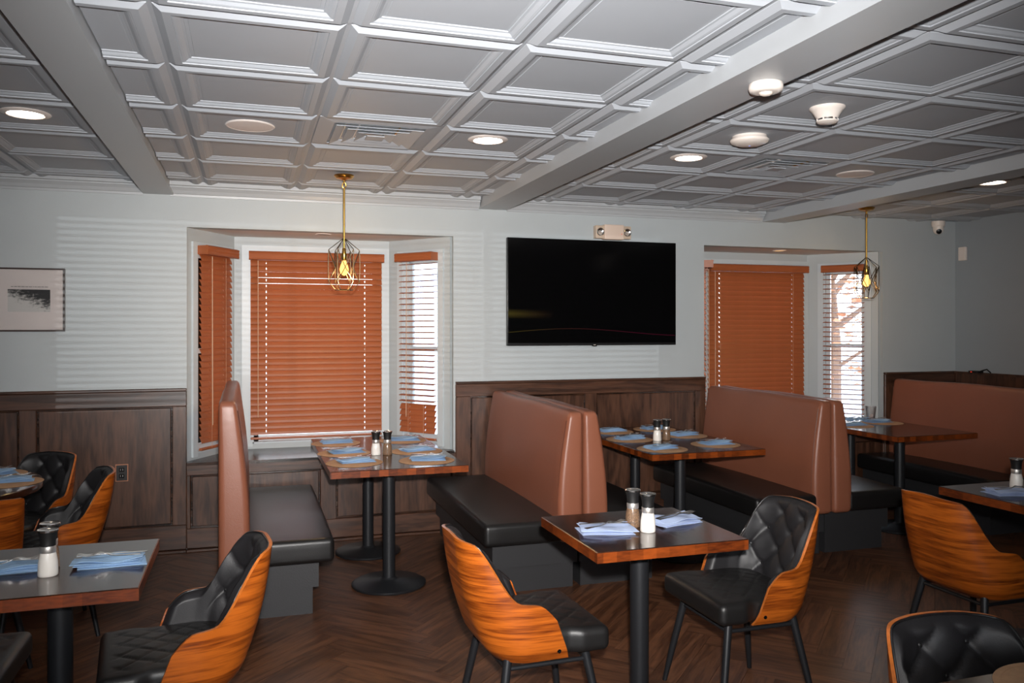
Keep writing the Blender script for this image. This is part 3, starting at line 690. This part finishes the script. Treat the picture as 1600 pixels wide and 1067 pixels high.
# wall outlet
ot = empty('wall_outlet', (-.807, W - .012, .567))
MB().rbox(-.040, .040, -.008, 0, -.058, .058, .002, 1).build('copper_border', plain('copper_rim', srgb(176, 122, 96), .4, .5), ot)
pl_ = MB().rbox(-.034, .034, -.011, -.004, -.052, .052, .002, 1).build('plate', plain('dark_plate', srgb(30, 26, 25), .4), ot)
for z in (-.021, .021):
    s = MB().rbox(-.016, .016, -.014, -.010, z - .014, z + .014, .002, 1).build('socket', M['black'], ot)
    m_ = MB(); m_.box(-.008, -.006, -.0147, -.0135, z - .004, z + .006).box(.006, .008, -.0147, -.0135, z - .004, z + .006); m_.build('slot', M['white'], s)
tag(ot, 'dark wall outlet with copper rim in the left wainscot', 'outlet')

# ------------------------------------------------------------------ booth benches
def bench(seam, face, y0, y1, label, ztop=1.06, depth=.605):
    """seam: x of the vertical back plane; face=+1 seat looks to +x"""
    root = empty('booth_bench', (seam, y0, 0)); L = y1 - y0
    X = lambda a, b: (face * a, face * b) if face > 0 else (face * b, face * a)
    def taper(x, y, z):
        d = abs(x) ; t = max(0, min(1, (z - .45) / (ztop - .45)))
        k = 1 - .42 * t ** 1.6
        bow = 1 + .05 * math.sin(math.pi * max(0, min(1, (z - .3) / (ztop - .3))))
        yy = y
        e = max(0, 1 - y / .10)
        return (math.copysign(d * k * bow, face) if d > .004 else x, yy + .012 * t * e, z - .012 * e * t - .004 * math.sin(y * 7) * (1 if z > ztop - .05 else 0))
    a, b = X(.002, .152)
    MB().rbox(a, b, 0, L, .292, ztop, .034, (2, 14, 10), warp=taper).build('backrest', M['vinyl'], root, 60)
    pp = []
    for k in range(14):
        z = .32 + (ztop - .06 - .32) * k / 13; p = taper(face * .150, .03, z); pp.append((p[0], .0325 + .004 * k / 13 - .002, z))
    MB().tube(pp, .0022, 5).build('seam_piping', M['piping'], root, 60)
    a, b = X(.125, depth)
    def sag(x, y, z):
        return (x, y, z + (.008 * math.sin(math.pi * y / L) if z > .40 else 0))
    MB().rbox(a, b, .0, L, .300, .430, .028, (6, 12, 3), warp=sag).build('seat_cushion', M['bvinyl'], root, 60)
    a, b = X(.004, depth - .075); MB().box(a, b, .10, L, .150, .300).build('plinth', M['plinth'], root)
    a, b = X(.022, depth - .105); MB().box(a, b, .125, L, 0, .150).build('kick_base', M['plinth'], root)
    tag(root, label, 'booth bench', 'brown and black booth benches')
    return root
bench(-.145, 1, 4.44, 6.045, 'booth bench under the left bay, tall brown back seen end-on', ztop=1.175, depth=.585)
bench(1.873, -1, 4.45, 6.045, 'booth bench with black seat facing the left bay table')
bench(1.877, 1, 4.45, 6.045, 'booth bench facing the middle booth table, backed against its twin')
bench(3.748, -1, 4.60, 6.045, 'booth bench with wide brown back behind the middle booth table')
bench(3.752, 1, 4.60, 6.045, 'booth bench facing the right bay table, with olive-lit black seat')
bench(5.66, -1, 4.62, 6.045, 'booth bench at far right with dark brown back near the corner', ztop=1.085, depth=.50)

# ------------------------------------------------------------------ tables
def table(x0, x1, y0, y1, cols, label, h=.745, base=True):
    cx, cy = (x0 + x1) / 2, (y0 + y1) / 2
    root = empty('pedestal_table', (cx, cy, 0)); a, b = (x1 - x0) / 2, (y1 - y0) / 2
    mb = MB(); mb.box(-a, a, -b, b, h - .040, h - .003, 1); me = mb.mesh('tabletop', [M['ttop'], M['tedge']])
    tp = MB(); tp.add([(-a, -b, h - .003), (a, -b, h - .003), (a, b, h - .003), (-a, b, h - .003), (-a + .003, -b + .003, h), (a - .003, -b + .003, h), (a - .003, b - .003, h), (-a + .003, b - .003, h)], [(0, 1, 5, 4), (1, 2, 6, 5), (2, 3, 7, 6), (3, 0, 4, 7), (4, 5, 6, 7)], 0)
    for v in range(1): tp.add([(-a, -b, h - .04), (a, -b, h - .04), (a, b, h - .04), (-a, b, h - .04), (-a, -b, h - .003), (a, -b, h - .003), (a, b, h - .003), (-a, b, h - .003)], [(0, 1, 5, 4), (1, 2, 6, 5), (2, 3, 7, 6), (3, 0, 4, 7), (3, 2, 1, 0)], 1)
    tp.build('tabletop', [M['ttop'], M['tedge']], root)
    for px, py in cols: pedestal(root, px - cx, py - cy, h)
    return tag(root, label, 'table')
def pedestal(root, x, y, h):
    MB().lathe([(.0375, .03), (.0375, h - .045)], 28, (x, y, 0)).build('column', M['metal'], root, 40)
    MB().lathe([(.218, 0), (.222, .006), (.222, .014), (.205, .024), (.06, .034), (.048, .04), (.040, .05)], 44, (x, y, 0)).build('base', M['metal'], root, 40)
    MB().box(x - .11, x + .11, y - .11, y + .11, h - .047, h - .040).build('mount_plate', M['metal'], root)
table(.435, 1.225, 4.64, 6.075, [(.81, 4.945), (.79, 5.70)], 'long booth table in the left bay with shiny brown top')
table(2.425, 3.255, 4.66, 6.03, [(2.80, 4.98), (2.80, 5.66)], 'long middle booth table between two brown booth backs')
table(4.535, 5.285, 4.875, 6.03, [(4.78, 5.12), (4.86, 5.76)], 'long booth table in the right bay holding a plastic cup')
table(1.180, 1.800, 2.685, 3.270, [(1.49, 2.975)], 'small square table in the foreground between two chairs, orange wood edge')
table(-.935, -.318, 2.755, 3.375, [(-.58, 3.0)], 'small square table at lower left with dark glossy top')
table(3.315, 3.925, 2.70, 3.29, [(3.62, 3.0)], 'small square table cut by the right edge of the picture')
table(1.37, 1.98, .70, 1.468, [(1.675, 1.07)], 'table corner with tan placemat at the bottom right')
rt = empty('round_table', (-1.62, 4.80, 0))
MB().lathe([(.001, .705), (.592, .705), (.60, .712), (.60, .738), (.595, .745), (.001, .745)], 64).build('tabletop', M['ttop'], rt, 40)
pedestal(rt, 0, 0, .745); tag(rt, 'round dark table at the left edge beside tufted chairs', 'table')

# ------------------------------------------------------------------ chairs
HW_, XB, RC, XF = .232, -.205, .135, .065
SL = (HW_ - RC) + RC * math.pi / 2 + (XF - (XB + RC))
def plan(s):
    sg = 1 if s >= 0 else -1; s = abs(s); a = HW_ - RC; b = a + RC * math.pi / 2
    if s <= a: x, y, nx, ny = XB, s, -1, 0
    elif s <= b:
        t = (s - a) / RC; x, y, nx, ny = XB + RC - RC * math.cos(t), a + RC * math.sin(t), -math.cos(t), math.sin(t)
    else: x, y, nx, ny = XB + RC + (s - b), HW_, 0, 1
    return x, sg * y, nx, sg * ny
sm = lambda t: (lambda q: q * q * (3 - 2 * q))(max(0, min(1, t)))
def ztop(t):
    t = abs(t)
    if t < .34: z = .805 - .014 * (t / .34) ** 2
    elif t < .70: q = (t - .34) / .36; z = .791 - (.791 - .585) * (sm(q) * .75 + .25 * q)
    else: z = .585 - .012 * (t - .70) / .3
    if t > .86: z -= .055 * ((t - .86) / .14) ** 2.2
    return z
ZB = .372
def shell_pt(t, z, off):
    """t in -1..1, off = inward offset"""
    s_end = SL - .075 * max(0, (z - ZB)) / .2 * (1 if True else 0)
    lean_mix = 1 - sm((abs(t) * SL - .07) / .24)
    s = t * (SL - (1 - lean_mix) * .075 * max(0, z - ZB) / .2)
    x, y, nx, ny = plan(s)
    o = (.055 + .212 * lean_mix) * (z - ZB) + .02 * math.sin(math.pi * max(0, min(1, (z - ZB) / .43))) * lean_mix - .022 * max(0, (ZB + .06 - z) / .06) ** 2 - off
    return (x + nx * o, y + ny * o, z)
def chair_meshes():
    out = {}
    nt_, nz = 56, 16
    mb = MB(); idx = {}
    def grid(off, tl=1.0, zin=0.0):
        g = []
        for i in range(nt_ + 1):
            t = (-1 + 2 * i / nt_) * tl; zt = ztop(t) - zin; row = []
            for j in range(nz + 1):
                z = ZB + zin * .5 + (zt - ZB - zin * .5) * j / nz
                row.append(len(mb.v)); mb.v.append(shell_pt(t, z, off))
            g.append(row)
        return g
    go = grid(0); gi = grid(.011)
    def q(a, mi): mb.f.append(a); mb.m.append(mi)
    for i in range(nt_):
        for j in range(nz):
            q((go[i][j], go[i + 1][j], go[i + 1][j + 1], go[i][j + 1]), 0); q((gi[i][j + 1], gi[i + 1][j + 1], gi[i + 1][j], gi[i][j]), 0)
        q((go[i][nz], go[i + 1][nz], gi[i + 1][nz], gi[i][nz]), 1); q((go[i + 1][0], go[i][0], gi[i][0], gi[i + 1][0]), 1)
    for j in range(nz):
        q((go[0][j + 1], go[0][j], gi[0][j], gi[0][j + 1]), 1); q((go[nt_][j], go[nt_][j + 1], gi[nt_][j + 1], gi[nt_][j]), 1)
    out['shell'] = mb.mesh('shell', [M['veneer'], M['veneer_edge']], 50)
    # padded lining with diamond tufting on the back
    mb = MB(); nt2, nz2 = 104, 44
    SA, SZ = .135, .155
    BT = []
    for p_ in range(-6, 7):
        for r_ in range(-6, 12):
            a, b = (p_ + r_) / 2, (p_ - r_) / 2
            s_, z_ = a * SA, .50 + b * SZ
            if abs(s_) < .22 and .49 < z_ < .775 and z_ < ztop(s_ / SL) - .035: BT.append((s_, z_))
    def pad(t, z, zt, e):
        s = t * SL; th = .034 * min(1, e) ** .5
        w = 1 - sm((abs(s) - .20) / .07); w *= sm((z - .44) / .05) * sm((zt - z) / .03)
        a, b = s / SA, (z - .50) / SZ; p, q_ = a + b, a - b
        bul = (abs(math.sin(math.pi * p)) * abs(math.sin(math.pi * q_))) ** .38
        dm = min([((s - bs) ** 2 + (z - bz) ** 2) for bs, bz in BT] + [1])
        return th + w * (.019 * (bul - .75) - .010 * math.exp(-dm / .00022))
    g = []
    for i in range(nt2 + 1):
        t = (-1 + 2 * i / nt2) * .985; zt = ztop(t) - .004; row = []
        for j in range(nz2 + 1):
            z = ZB + .02 + (zt - ZB - .02) * j / nz2
            e = min((zt - z) / .022, (.985 - abs(t)) * SL / .022, 1) if j < nz2 else 0
            row.append(len(mb.v)); mb.v.append(shell_pt(t, z, .0112 + pad(t, z, zt, max(0, e)) * (1 if e > 0 else 0)))
        g.append(row)
    for i in range(nt2):
        for j in range(nz2): q((g[i][j + 1], g[i + 1][j + 1], g[i + 1][j], g[i][j]), 0)
    me = bpy.data.meshes.new('lining'); me.from_pydata(mb.v, [], mb.f); me.materials.append(M['leather'])
    for p in me.polygons: p.use_smooth = True
    out['lining'] = me
    # piping along the rim of the lining
    pts = []
    for i in range(81):
        t = (-1 + 2 * i / 80) * .985; pts.append(shell_pt(t, ztop(t) - .003, .0135))
    out['piping'] = MB().tube(pts, .0035, 6).mesh('piping', M['button'], 60)
    bl = []
    for bs, bz in BT:
        t = bs / SL; zt = ztop(t) - .004
        c = Vector(shell_pt(t, bz, .0112 + pad(t, bz, zt, 1) + .001)); c2 = Vector(shell_pt(t, bz, .0)); n = (c - c2).normalized()
        bl.append((c, n))
    out['buttons'] = bl
    out['button'] = MB().lathe([(.0095, -.003), (.0095, .001), (.0075, .0045), (.001, .006)], 12).mesh('button', M['button'], 60)
    def seat(x, y, z):
        xx = x + .035 * sm((.0 - x) / .225)
        yl = HW_ - .016
        if xx < XB + RC: yl = (HW_ - RC) + math.sqrt(max(0, RC ** 2 - (XB + RC - xx) ** 2)) - .016
        elif xx > .06: yl = HW_ - .016 + .02 * sm((xx - .06) / .06)
        yy = y * yl / .235
        top = sm((z - .44) / .02)
        dome = .010 * (1 - (x / .25) ** 2) * (1 - (y / .26) ** 2)
        p, q_ = (x + y) / .105, (x - y) / .105
        gr = max(math.exp(-(((p + .5) % 1 - .5) / .07) ** 2), math.exp(-(((q_ + .5) % 1 - .5) / .07) ** 2)) * .0045
        ins = sm((.19 - abs(y)) / .02) * sm((.185 - x) / .02)
        return (xx, yy, z + top * (dome - gr * ins))
    out['seat'] = MB().rbox(-.225, .222, -.235, .235, .385, .472, .026, (46, 46, 3), warp=seat).mesh('seat', M['seatleather'], 60)
    L = {}
    for sx in (-1, 1):
        for sy in (-1, 1):
            L[(sx, sy)] = MB().tube([(sx * .145, sy * .165, .392), (sx * .19, sy * .205, .15), (sx * .215, sy * .23, 0)], [.0165, .0145, .0105], 12).mesh('leg', M['metal'], 60)
    out['legs'] = L
    pr = [(sx * .1535, sy * .1725, .345) for sx, sy in ((-1, -1), (1, -1), (1, 1), (-1, 1))]
    out['rails'] = [MB().tube([pr[i], pr[(i + 1) % 4]], .0085, 8).mesh('rail', M['metal'], 60) for i in range(4)]
    out['screw'] = MB().lathe([(.0075, 0), (.007, .003), (.003, .0035), (.001, .002)], 12).mesh('screw', M['black'], 60)
    return out
CM = chair_meshes()
def make_chair():
    r = empty('dining_chair')
    sh = link('shell', CM['shell'], r); link('lining', CM['lining'], r); link('piping', CM['piping'], r); link('seat', CM['seat'], r)
    for c, n in CM['buttons']:
        o = link('button', CM['button'], r, c); o.rotation_euler = n.to_track_quat('Z', 'Y').to_euler()
    for k in CM['legs'].values(): link('leg', k, r)
    for k in CM['rails']: link('rail', k, r)
    for s in (-1, 1):
        p = Vector(shell_pt(s * .93, ZB + .035, 0)); n = (p - Vector(shell_pt(s * .93, ZB + .035, .01))).normalized()
        o = link('screw', CM['screw'], sh, p); o.rotation_euler = n.to_track_quat('Z', 'Y').to_euler()
    return r
CH = [(1.012, 2.93, 2, 'chair in the foreground with its bright wood shell turned to the viewer'),
      (1.955, 3.00, 180, 'chair showing its tufted black back right of the foreground square table'),
      (-.245, 3.0, 187, 'chair at lower left in profile, with wood side beside the dark table'),
      (3.18, 2.93, 0, 'chair at right with reddish wood back turned to the viewer'),
      (1.662, 1.385, -97, 'cropped chair at the bottom right with tufted black back'),
      (-1.25, 5.26, -122, 'tufted chair facing the viewer behind the round table'),
      (-.985, 4.715, 197, 'chair in profile between the round table and the outlet'),
      (-1.25, 4.235, 130, 'chair cut by the left edge, its wood back before the round table'),
      (-.945, 3.07, 0, 'chair cut at the lower left corner, only its black seat edge showing'),
      (4.10, 2.97, 180, 'dark chair at the right edge beyond the square table')]
proto = make_chair()
for i, (x, y, a, l) in enumerate(CH):
    o = proto if i == 0 else copy_tree(proto)
    o.location = (x, y, 0); o.rotation_euler = (0, 0, R(a)); tag(o, l, 'chair', 'wood shell dining chairs with black leather')

# ------------------------------------------------------------------ table settings
def napkin_mesh(seed, mat, w=.215, d=.115):
    rnd = random.Random(seed); mb = MB(); nx, ny = 18, 8
    z0 = 0.0; ph = rnd.uniform(0, 6)
    for layer in range(4):
        th = .0042; sx, sy = rnd.uniform(-.012, .012), rnd.uniform(-.007, .007); sk = rnd.uniform(-.09, .09); ww = w * rnd.uniform(.88, 1.0); dd = d * rnd.uniform(.85, 1.0)
        g = [[], []]
        for k in (0, 1):
            for i in range(nx + 1):
                for j in range(ny + 1):
                    u, v = -1 + 2 * i / nx, -1 + 2 * j / ny
                    e = min(1, (1 - abs(u)) / .06, (1 - abs(v)) / .12)
                    x = u * ww / 2 + sx + sk * v * d; y = v * dd / 2 + sy + .004 * math.sin(u * 3 + ph + layer)
                    lift = .0030 * layer * (math.sin(u * 3.2 + v * 1.3 + ph) * .5 + .5) + .0014 * math.sin(v * 5 + ph * 2 + layer) + (.006 * max(0, u * math.cos(ph) + v * math.sin(ph) - .7) if layer > 1 else 0)
                    if layer == 0: lift = max(lift, 0)
                    z = z0 + lift * (1 if layer else .2) + (th * (.55 + .45 * max(0, e) ** .5) if k else th * .25 * (1 - max(0, e)))
                    g[k].append((x, y, max(z, .0002)))
        n = len(g[0]); f = []; id_ = lambda k, i, j: k * n + i * (ny + 1) + j
        for i in range(nx):
            for j in range(ny):
                f.append((id_(1, i, j), id_(1, i + 1, j), id_(1, i + 1, j + 1), id_(1, i, j + 1))); f.append((id_(0, i, j + 1), id_(0, i + 1, j + 1), id_(0, i + 1, j), id_(0, i, j)))
        for i in range(nx):
            f.append((id_(0, i, 0), id_(0, i + 1, 0), id_(1, i + 1, 0), id_(1, i, 0))); f.append((id_(0, i + 1, ny), id_(0, i, ny), id_(1, i, ny), id_(1, i + 1, ny)))
        for j in range(ny):
            f.append((id_(0, 0, j + 1), id_(0, 0, j), id_(1, 0, j), id_(1, 0, j + 1))); f.append((id_(0, nx, j), id_(0, nx, j + 1), id_(1, nx, j + 1), id_(1, nx, j)))
        mb.add(g[0] + g[1], f); z0 += th
    return mb.mesh('napkin', mat, 50)
NAPM = [napkin_mesh(k, M['napkin']) for k in range(4)]; NAPL = [napkin_mesh(k + 10, M['napkinl'], .21, .13) for k in range(2)]
def fork_mesh():
    mb = MB(); L = .195
    ctr = lambda x: .004 + .012 * math.exp(-((x - .125) / .03) ** 2) + .010 * sm((x - .15) / .045) - .0 * x
    def strip(x0, x1, y0, y1, n, wf):
        v = []; f = []
        for i in range(n + 1):
            x = x0 + (x1 - x0) * i / n; a, b = wf(x)
            z = ctr(x); v += [(x, a, z), (x, b, z), (x, b, z + .0018), (x, a, z + .0018)]
        for i in range(n):
            o = i * 4; f += [(o, o + 1, o + 5, o + 4), (o + 1, o + 2, o + 6, o + 5), (o + 2, o + 3, o + 7, o + 6), (o + 3, o, o + 4, o + 7)]
        f += [(3, 2, 1, 0), (n * 4, n * 4 + 1, n * 4 + 2, n * 4 + 3)]; mb.add(v, f)
    hw_ = lambda x: .0085 - .0055 * sm(x / .09) + .0105 * sm((x - .105) / .03)
    strip(0, .15, 0, 0, 24, lambda x: (-hw_(x), hw_(x)))
    for k in range(4):
        y = -.0105 + k * .0070; strip(.15, L, 0, 0, 8, lambda x, y=y: (y - .0020 + .0006 * (x > .19), y + .0020 - .0006 * (x > .19)))
    return mb.mesh('fork', M['chrome'], 50)
def knife_mesh():
    mb = MB(); v = []; f = []; n = 26; L = .22
    for i in range(n + 1):
        x = L * i / n
        if x < .10: a, b = -.0065 + .002 * sm((x - .06) / .04), .0065 - .002 * sm((x - .06) / .04)
        else: q = (x - .10) / .12; a, b = -.0045 - .005 * math.sin(q * 2.4) ** 1 if q < 1 else 0, .0045
        if x > .205: a = a * (1 - ((x - .205) / .015) ** 2 * .9)
        t = .003 if x < .1 else .0012
        z = .0035 + .002 * math.sin(x * 16)
        v += [(x, a, z), (x, b, z), (x, b, z + t), (x, a, z + t)]
    for i in range(n): o = i * 4; f += [(o, o + 1, o + 5, o + 4), (o + 1, o + 2, o + 6, o + 5), (o + 2, o + 3, o + 7, o + 6), (o + 3, o, o + 4, o + 7)]
    f += [(3, 2, 1, 0), (n * 4, n * 4 + 1, n * 4 + 2, n * 4 + 3)]; mb.add(v, f); return mb.mesh('knife', M['chrome'], 50)
FK, KN = fork_mesh(), knife_mesh()
MATM = MB().lathe([(.001, 0), (.165, 0), (.167, .0012), (.165, .0026), (.150, .003), (.149, .0022), (.147, .003), (.001, .003)], 56).mesh('placemat', M['mat'], 40)
TZ = .7451
cnt = [0]
def setting(x, y, ang, where, mat=True, pale=False, cut=True, fa=12, ka=-8, mx=0, my=0, cflip=False):
    cnt[0] += 1; z = TZ
    if mat:
        o = link('placemat', MATM, None, (x + mx, y + my, z)); tag(o, 'round tan placemat ' + where, 'placemat', 'round tan placemats'); z += .0031
    a = R(ang); o = link('napkin', (NAPL if pale else NAPM)[cnt[0] % (2 if pale else 4)], None, (x, y, z), (0, 0, a))
    tag(o, ('folded pale blue napkin ' if pale else 'folded blue napkin ') + where, 'napkin', 'folded blue napkins')
    if not cut: return
    top = z + .0235
    fl_ = math.pi if cflip else 0
    for nm, me, da, dy in (('fork', FK, fa, -.012), ('knife', KN, ka, .016)):
        b = a + R(da) + fl_; L2 = .1
        o = link(nm, me, None, (x - math.cos(b) * L2 - math.sin(a) * dy, y - math.sin(b) * L2 + math.cos(a) * dy, top), (0, 0, b))
        tag(o, 'steel %s on the napkin %s' % (nm, where), nm, 'steel %ss on napkins' % nm)
t1 = 'on the left bay table, '
for x, y, s in ((.600, 4.93, 'nearest left'), (.585, 5.33, 'middle left'), (.580, 5.80, 'far left')): setting(x + .01, y, 88 * 0 + 4, t1 + s, fa=10, ka=-4, mx=-.01, my=-.01)
for x, y, s in ((1.03, 4.88, 'nearest right'), (1.045, 5.27, 'middle right'), (1.05, 5.80, 'far right')): setting(x, y, -12 if s[0] != 'm' else 14, t1 + s, fa=8, ka=-14, mx=-.005, my=-.01)
t2 = 'on the middle booth table, '
for x, y, s, an in ((2.60, 4.87, 'nearest left', 12), (2.60, 5.36, 'middle left', 8), (2.665, 5.80, 'far left', 4), (3.05, 4.95, 'nearest right', -4), (3.085, 5.43, 'middle right', 12), (3.05, 5.84, 'far right', 6)): setting(x, y, an, t2 + s, fa=14, ka=-6, my=-.01)
t3 = 'on the right bay table, '
setting(4.70, 5.55, 0, t3 + 'left side'); setting(5.06, 5.68, 0, t3 + 'right side', mx=.03, my=-.03); setting(5.02, 5.84 + .02, 14, t3 + 'behind the right setting', mat=False)
setting(1.332, 2.955, -14, 'left of the shakers on the foreground square table', mat=False, pale=True, fa=30, ka=6)
setting(1.665, 3.005, 14, 'right of the shakers on the foreground square table', mat=False, pale=True, fa=2, ka=10)
setting(-.447, 3.07, 0, 'right of the shakers on the lower left table', mat=False, fa=176, ka=2)
setting(-.745, 3.075, 8, 'left of the shakers on the lower left table', mat=False, fa=10)
setting(3.49, 3.03, -14, 'on the square table at the right edge', mat=False, pale=True)
setting(-1.17, 4.85, 4, 'on the round table, nearest its right rim', mx=-.01, my=-.02); setting(-1.32, 5.12, 14, 'on the round table, farther back')
setting(1.745, 1.335, 20, 'at the bottom right corner table', mx=-.02, my=-.01)

def mill(x, y, kind, where, s=1.0):
    r = empty('%s_mill' % kind, (x, y, TZ)); r.scale = (s, s, s)
    MB().lathe([(.001, 0), (.028, 0), (.030, .003), (.030, .012), (.0285, .045), (.0245, .068), (.0225, .076)], 28).build('jar', M['salt'] if kind == 'salt' else M['pepper'], r, 60)
    MB().lathe([(.0228, .074), (.0238, .076), (.0238, .094), (.0228, .096)], 28).build('collar', M['steel'], r, 40)
    MB().lathe([(.0228, .095), (.0225, .105), (.0245, .125), (.0295, .142)], 28).build('cap', M['blackm'], r, 60)
    MB().lathe([(.0296, .1415), (.0312, .1425), (.0316, .1475), (.0305, .149), (.0285, .147), (.001, .1445)], 28).build('rim', M['chrome'], r, 40)
    tag(r, '%s %s mill with black cap %s' % ('white' if kind == 'salt' else 'brown', kind, where), '%s mill' % kind, 'salt and pepper mills')
mill(1.472, 2.998, 'pepper', 'on the foreground square table'); mill(1.492, 2.905, 'salt', 'on the foreground square table')
mill(.768, 5.19, 'salt', 'on the left bay table'); mill(.838, 5.175, 'pepper', 'on the left bay table')
mill(2.762, 5.235, 'salt', 'on the middle booth table'); mill(2.842, 5.25, 'pepper', 'on the middle booth table')
mill(-.612, 2.98, 'salt', 'on the lower left table'); mill(-.626, 3.075, 'pepper', 'behind the salt on the lower left table')
mill(3.64, 3.13, 'salt', 'on the square table at the right edge')
# plastic cup
cu = empty('plastic_cup', (5.16, 5.86, TZ))
MB().lathe([(.030, 0), (.032, .002), (.044, .112), (.046, .114), (.046, .118), (.0435, .116), (.030, .004), (.001, .003)], 32).build('cup', M['clear'], cu, 60)
MB().lathe([(.001, .004), (.0295, .004), (.032, .026), (.001, .026)], 28).build('drink', plain('cola', srgb(120, 52, 26), .15), cu, 40)
ic = MB(); rnd = random.Random(2)
for k in range(7): ic.rbox(-.009, .009, -.009, .009, -.007, .007, .003, 1) if False else ic.box(-.008, .008, -.008, .008, -.006, .006, M=Matrix.Translation((rnd.uniform(-.016, .016), rnd.uniform(-.016, .016), .03 + rnd.uniform(0, .014))) @ Matrix.Rotation(rnd.uniform(0, 3), 4, 'X') @ Matrix.Rotation(rnd.uniform(0, 3), 4, 'Z'))
ic.build('ice', plain('ice', srgb(225, 205, 195), .3), cu)
tag(cu, 'clear plastic cup with ice and dregs on the right bay table', 'cup')
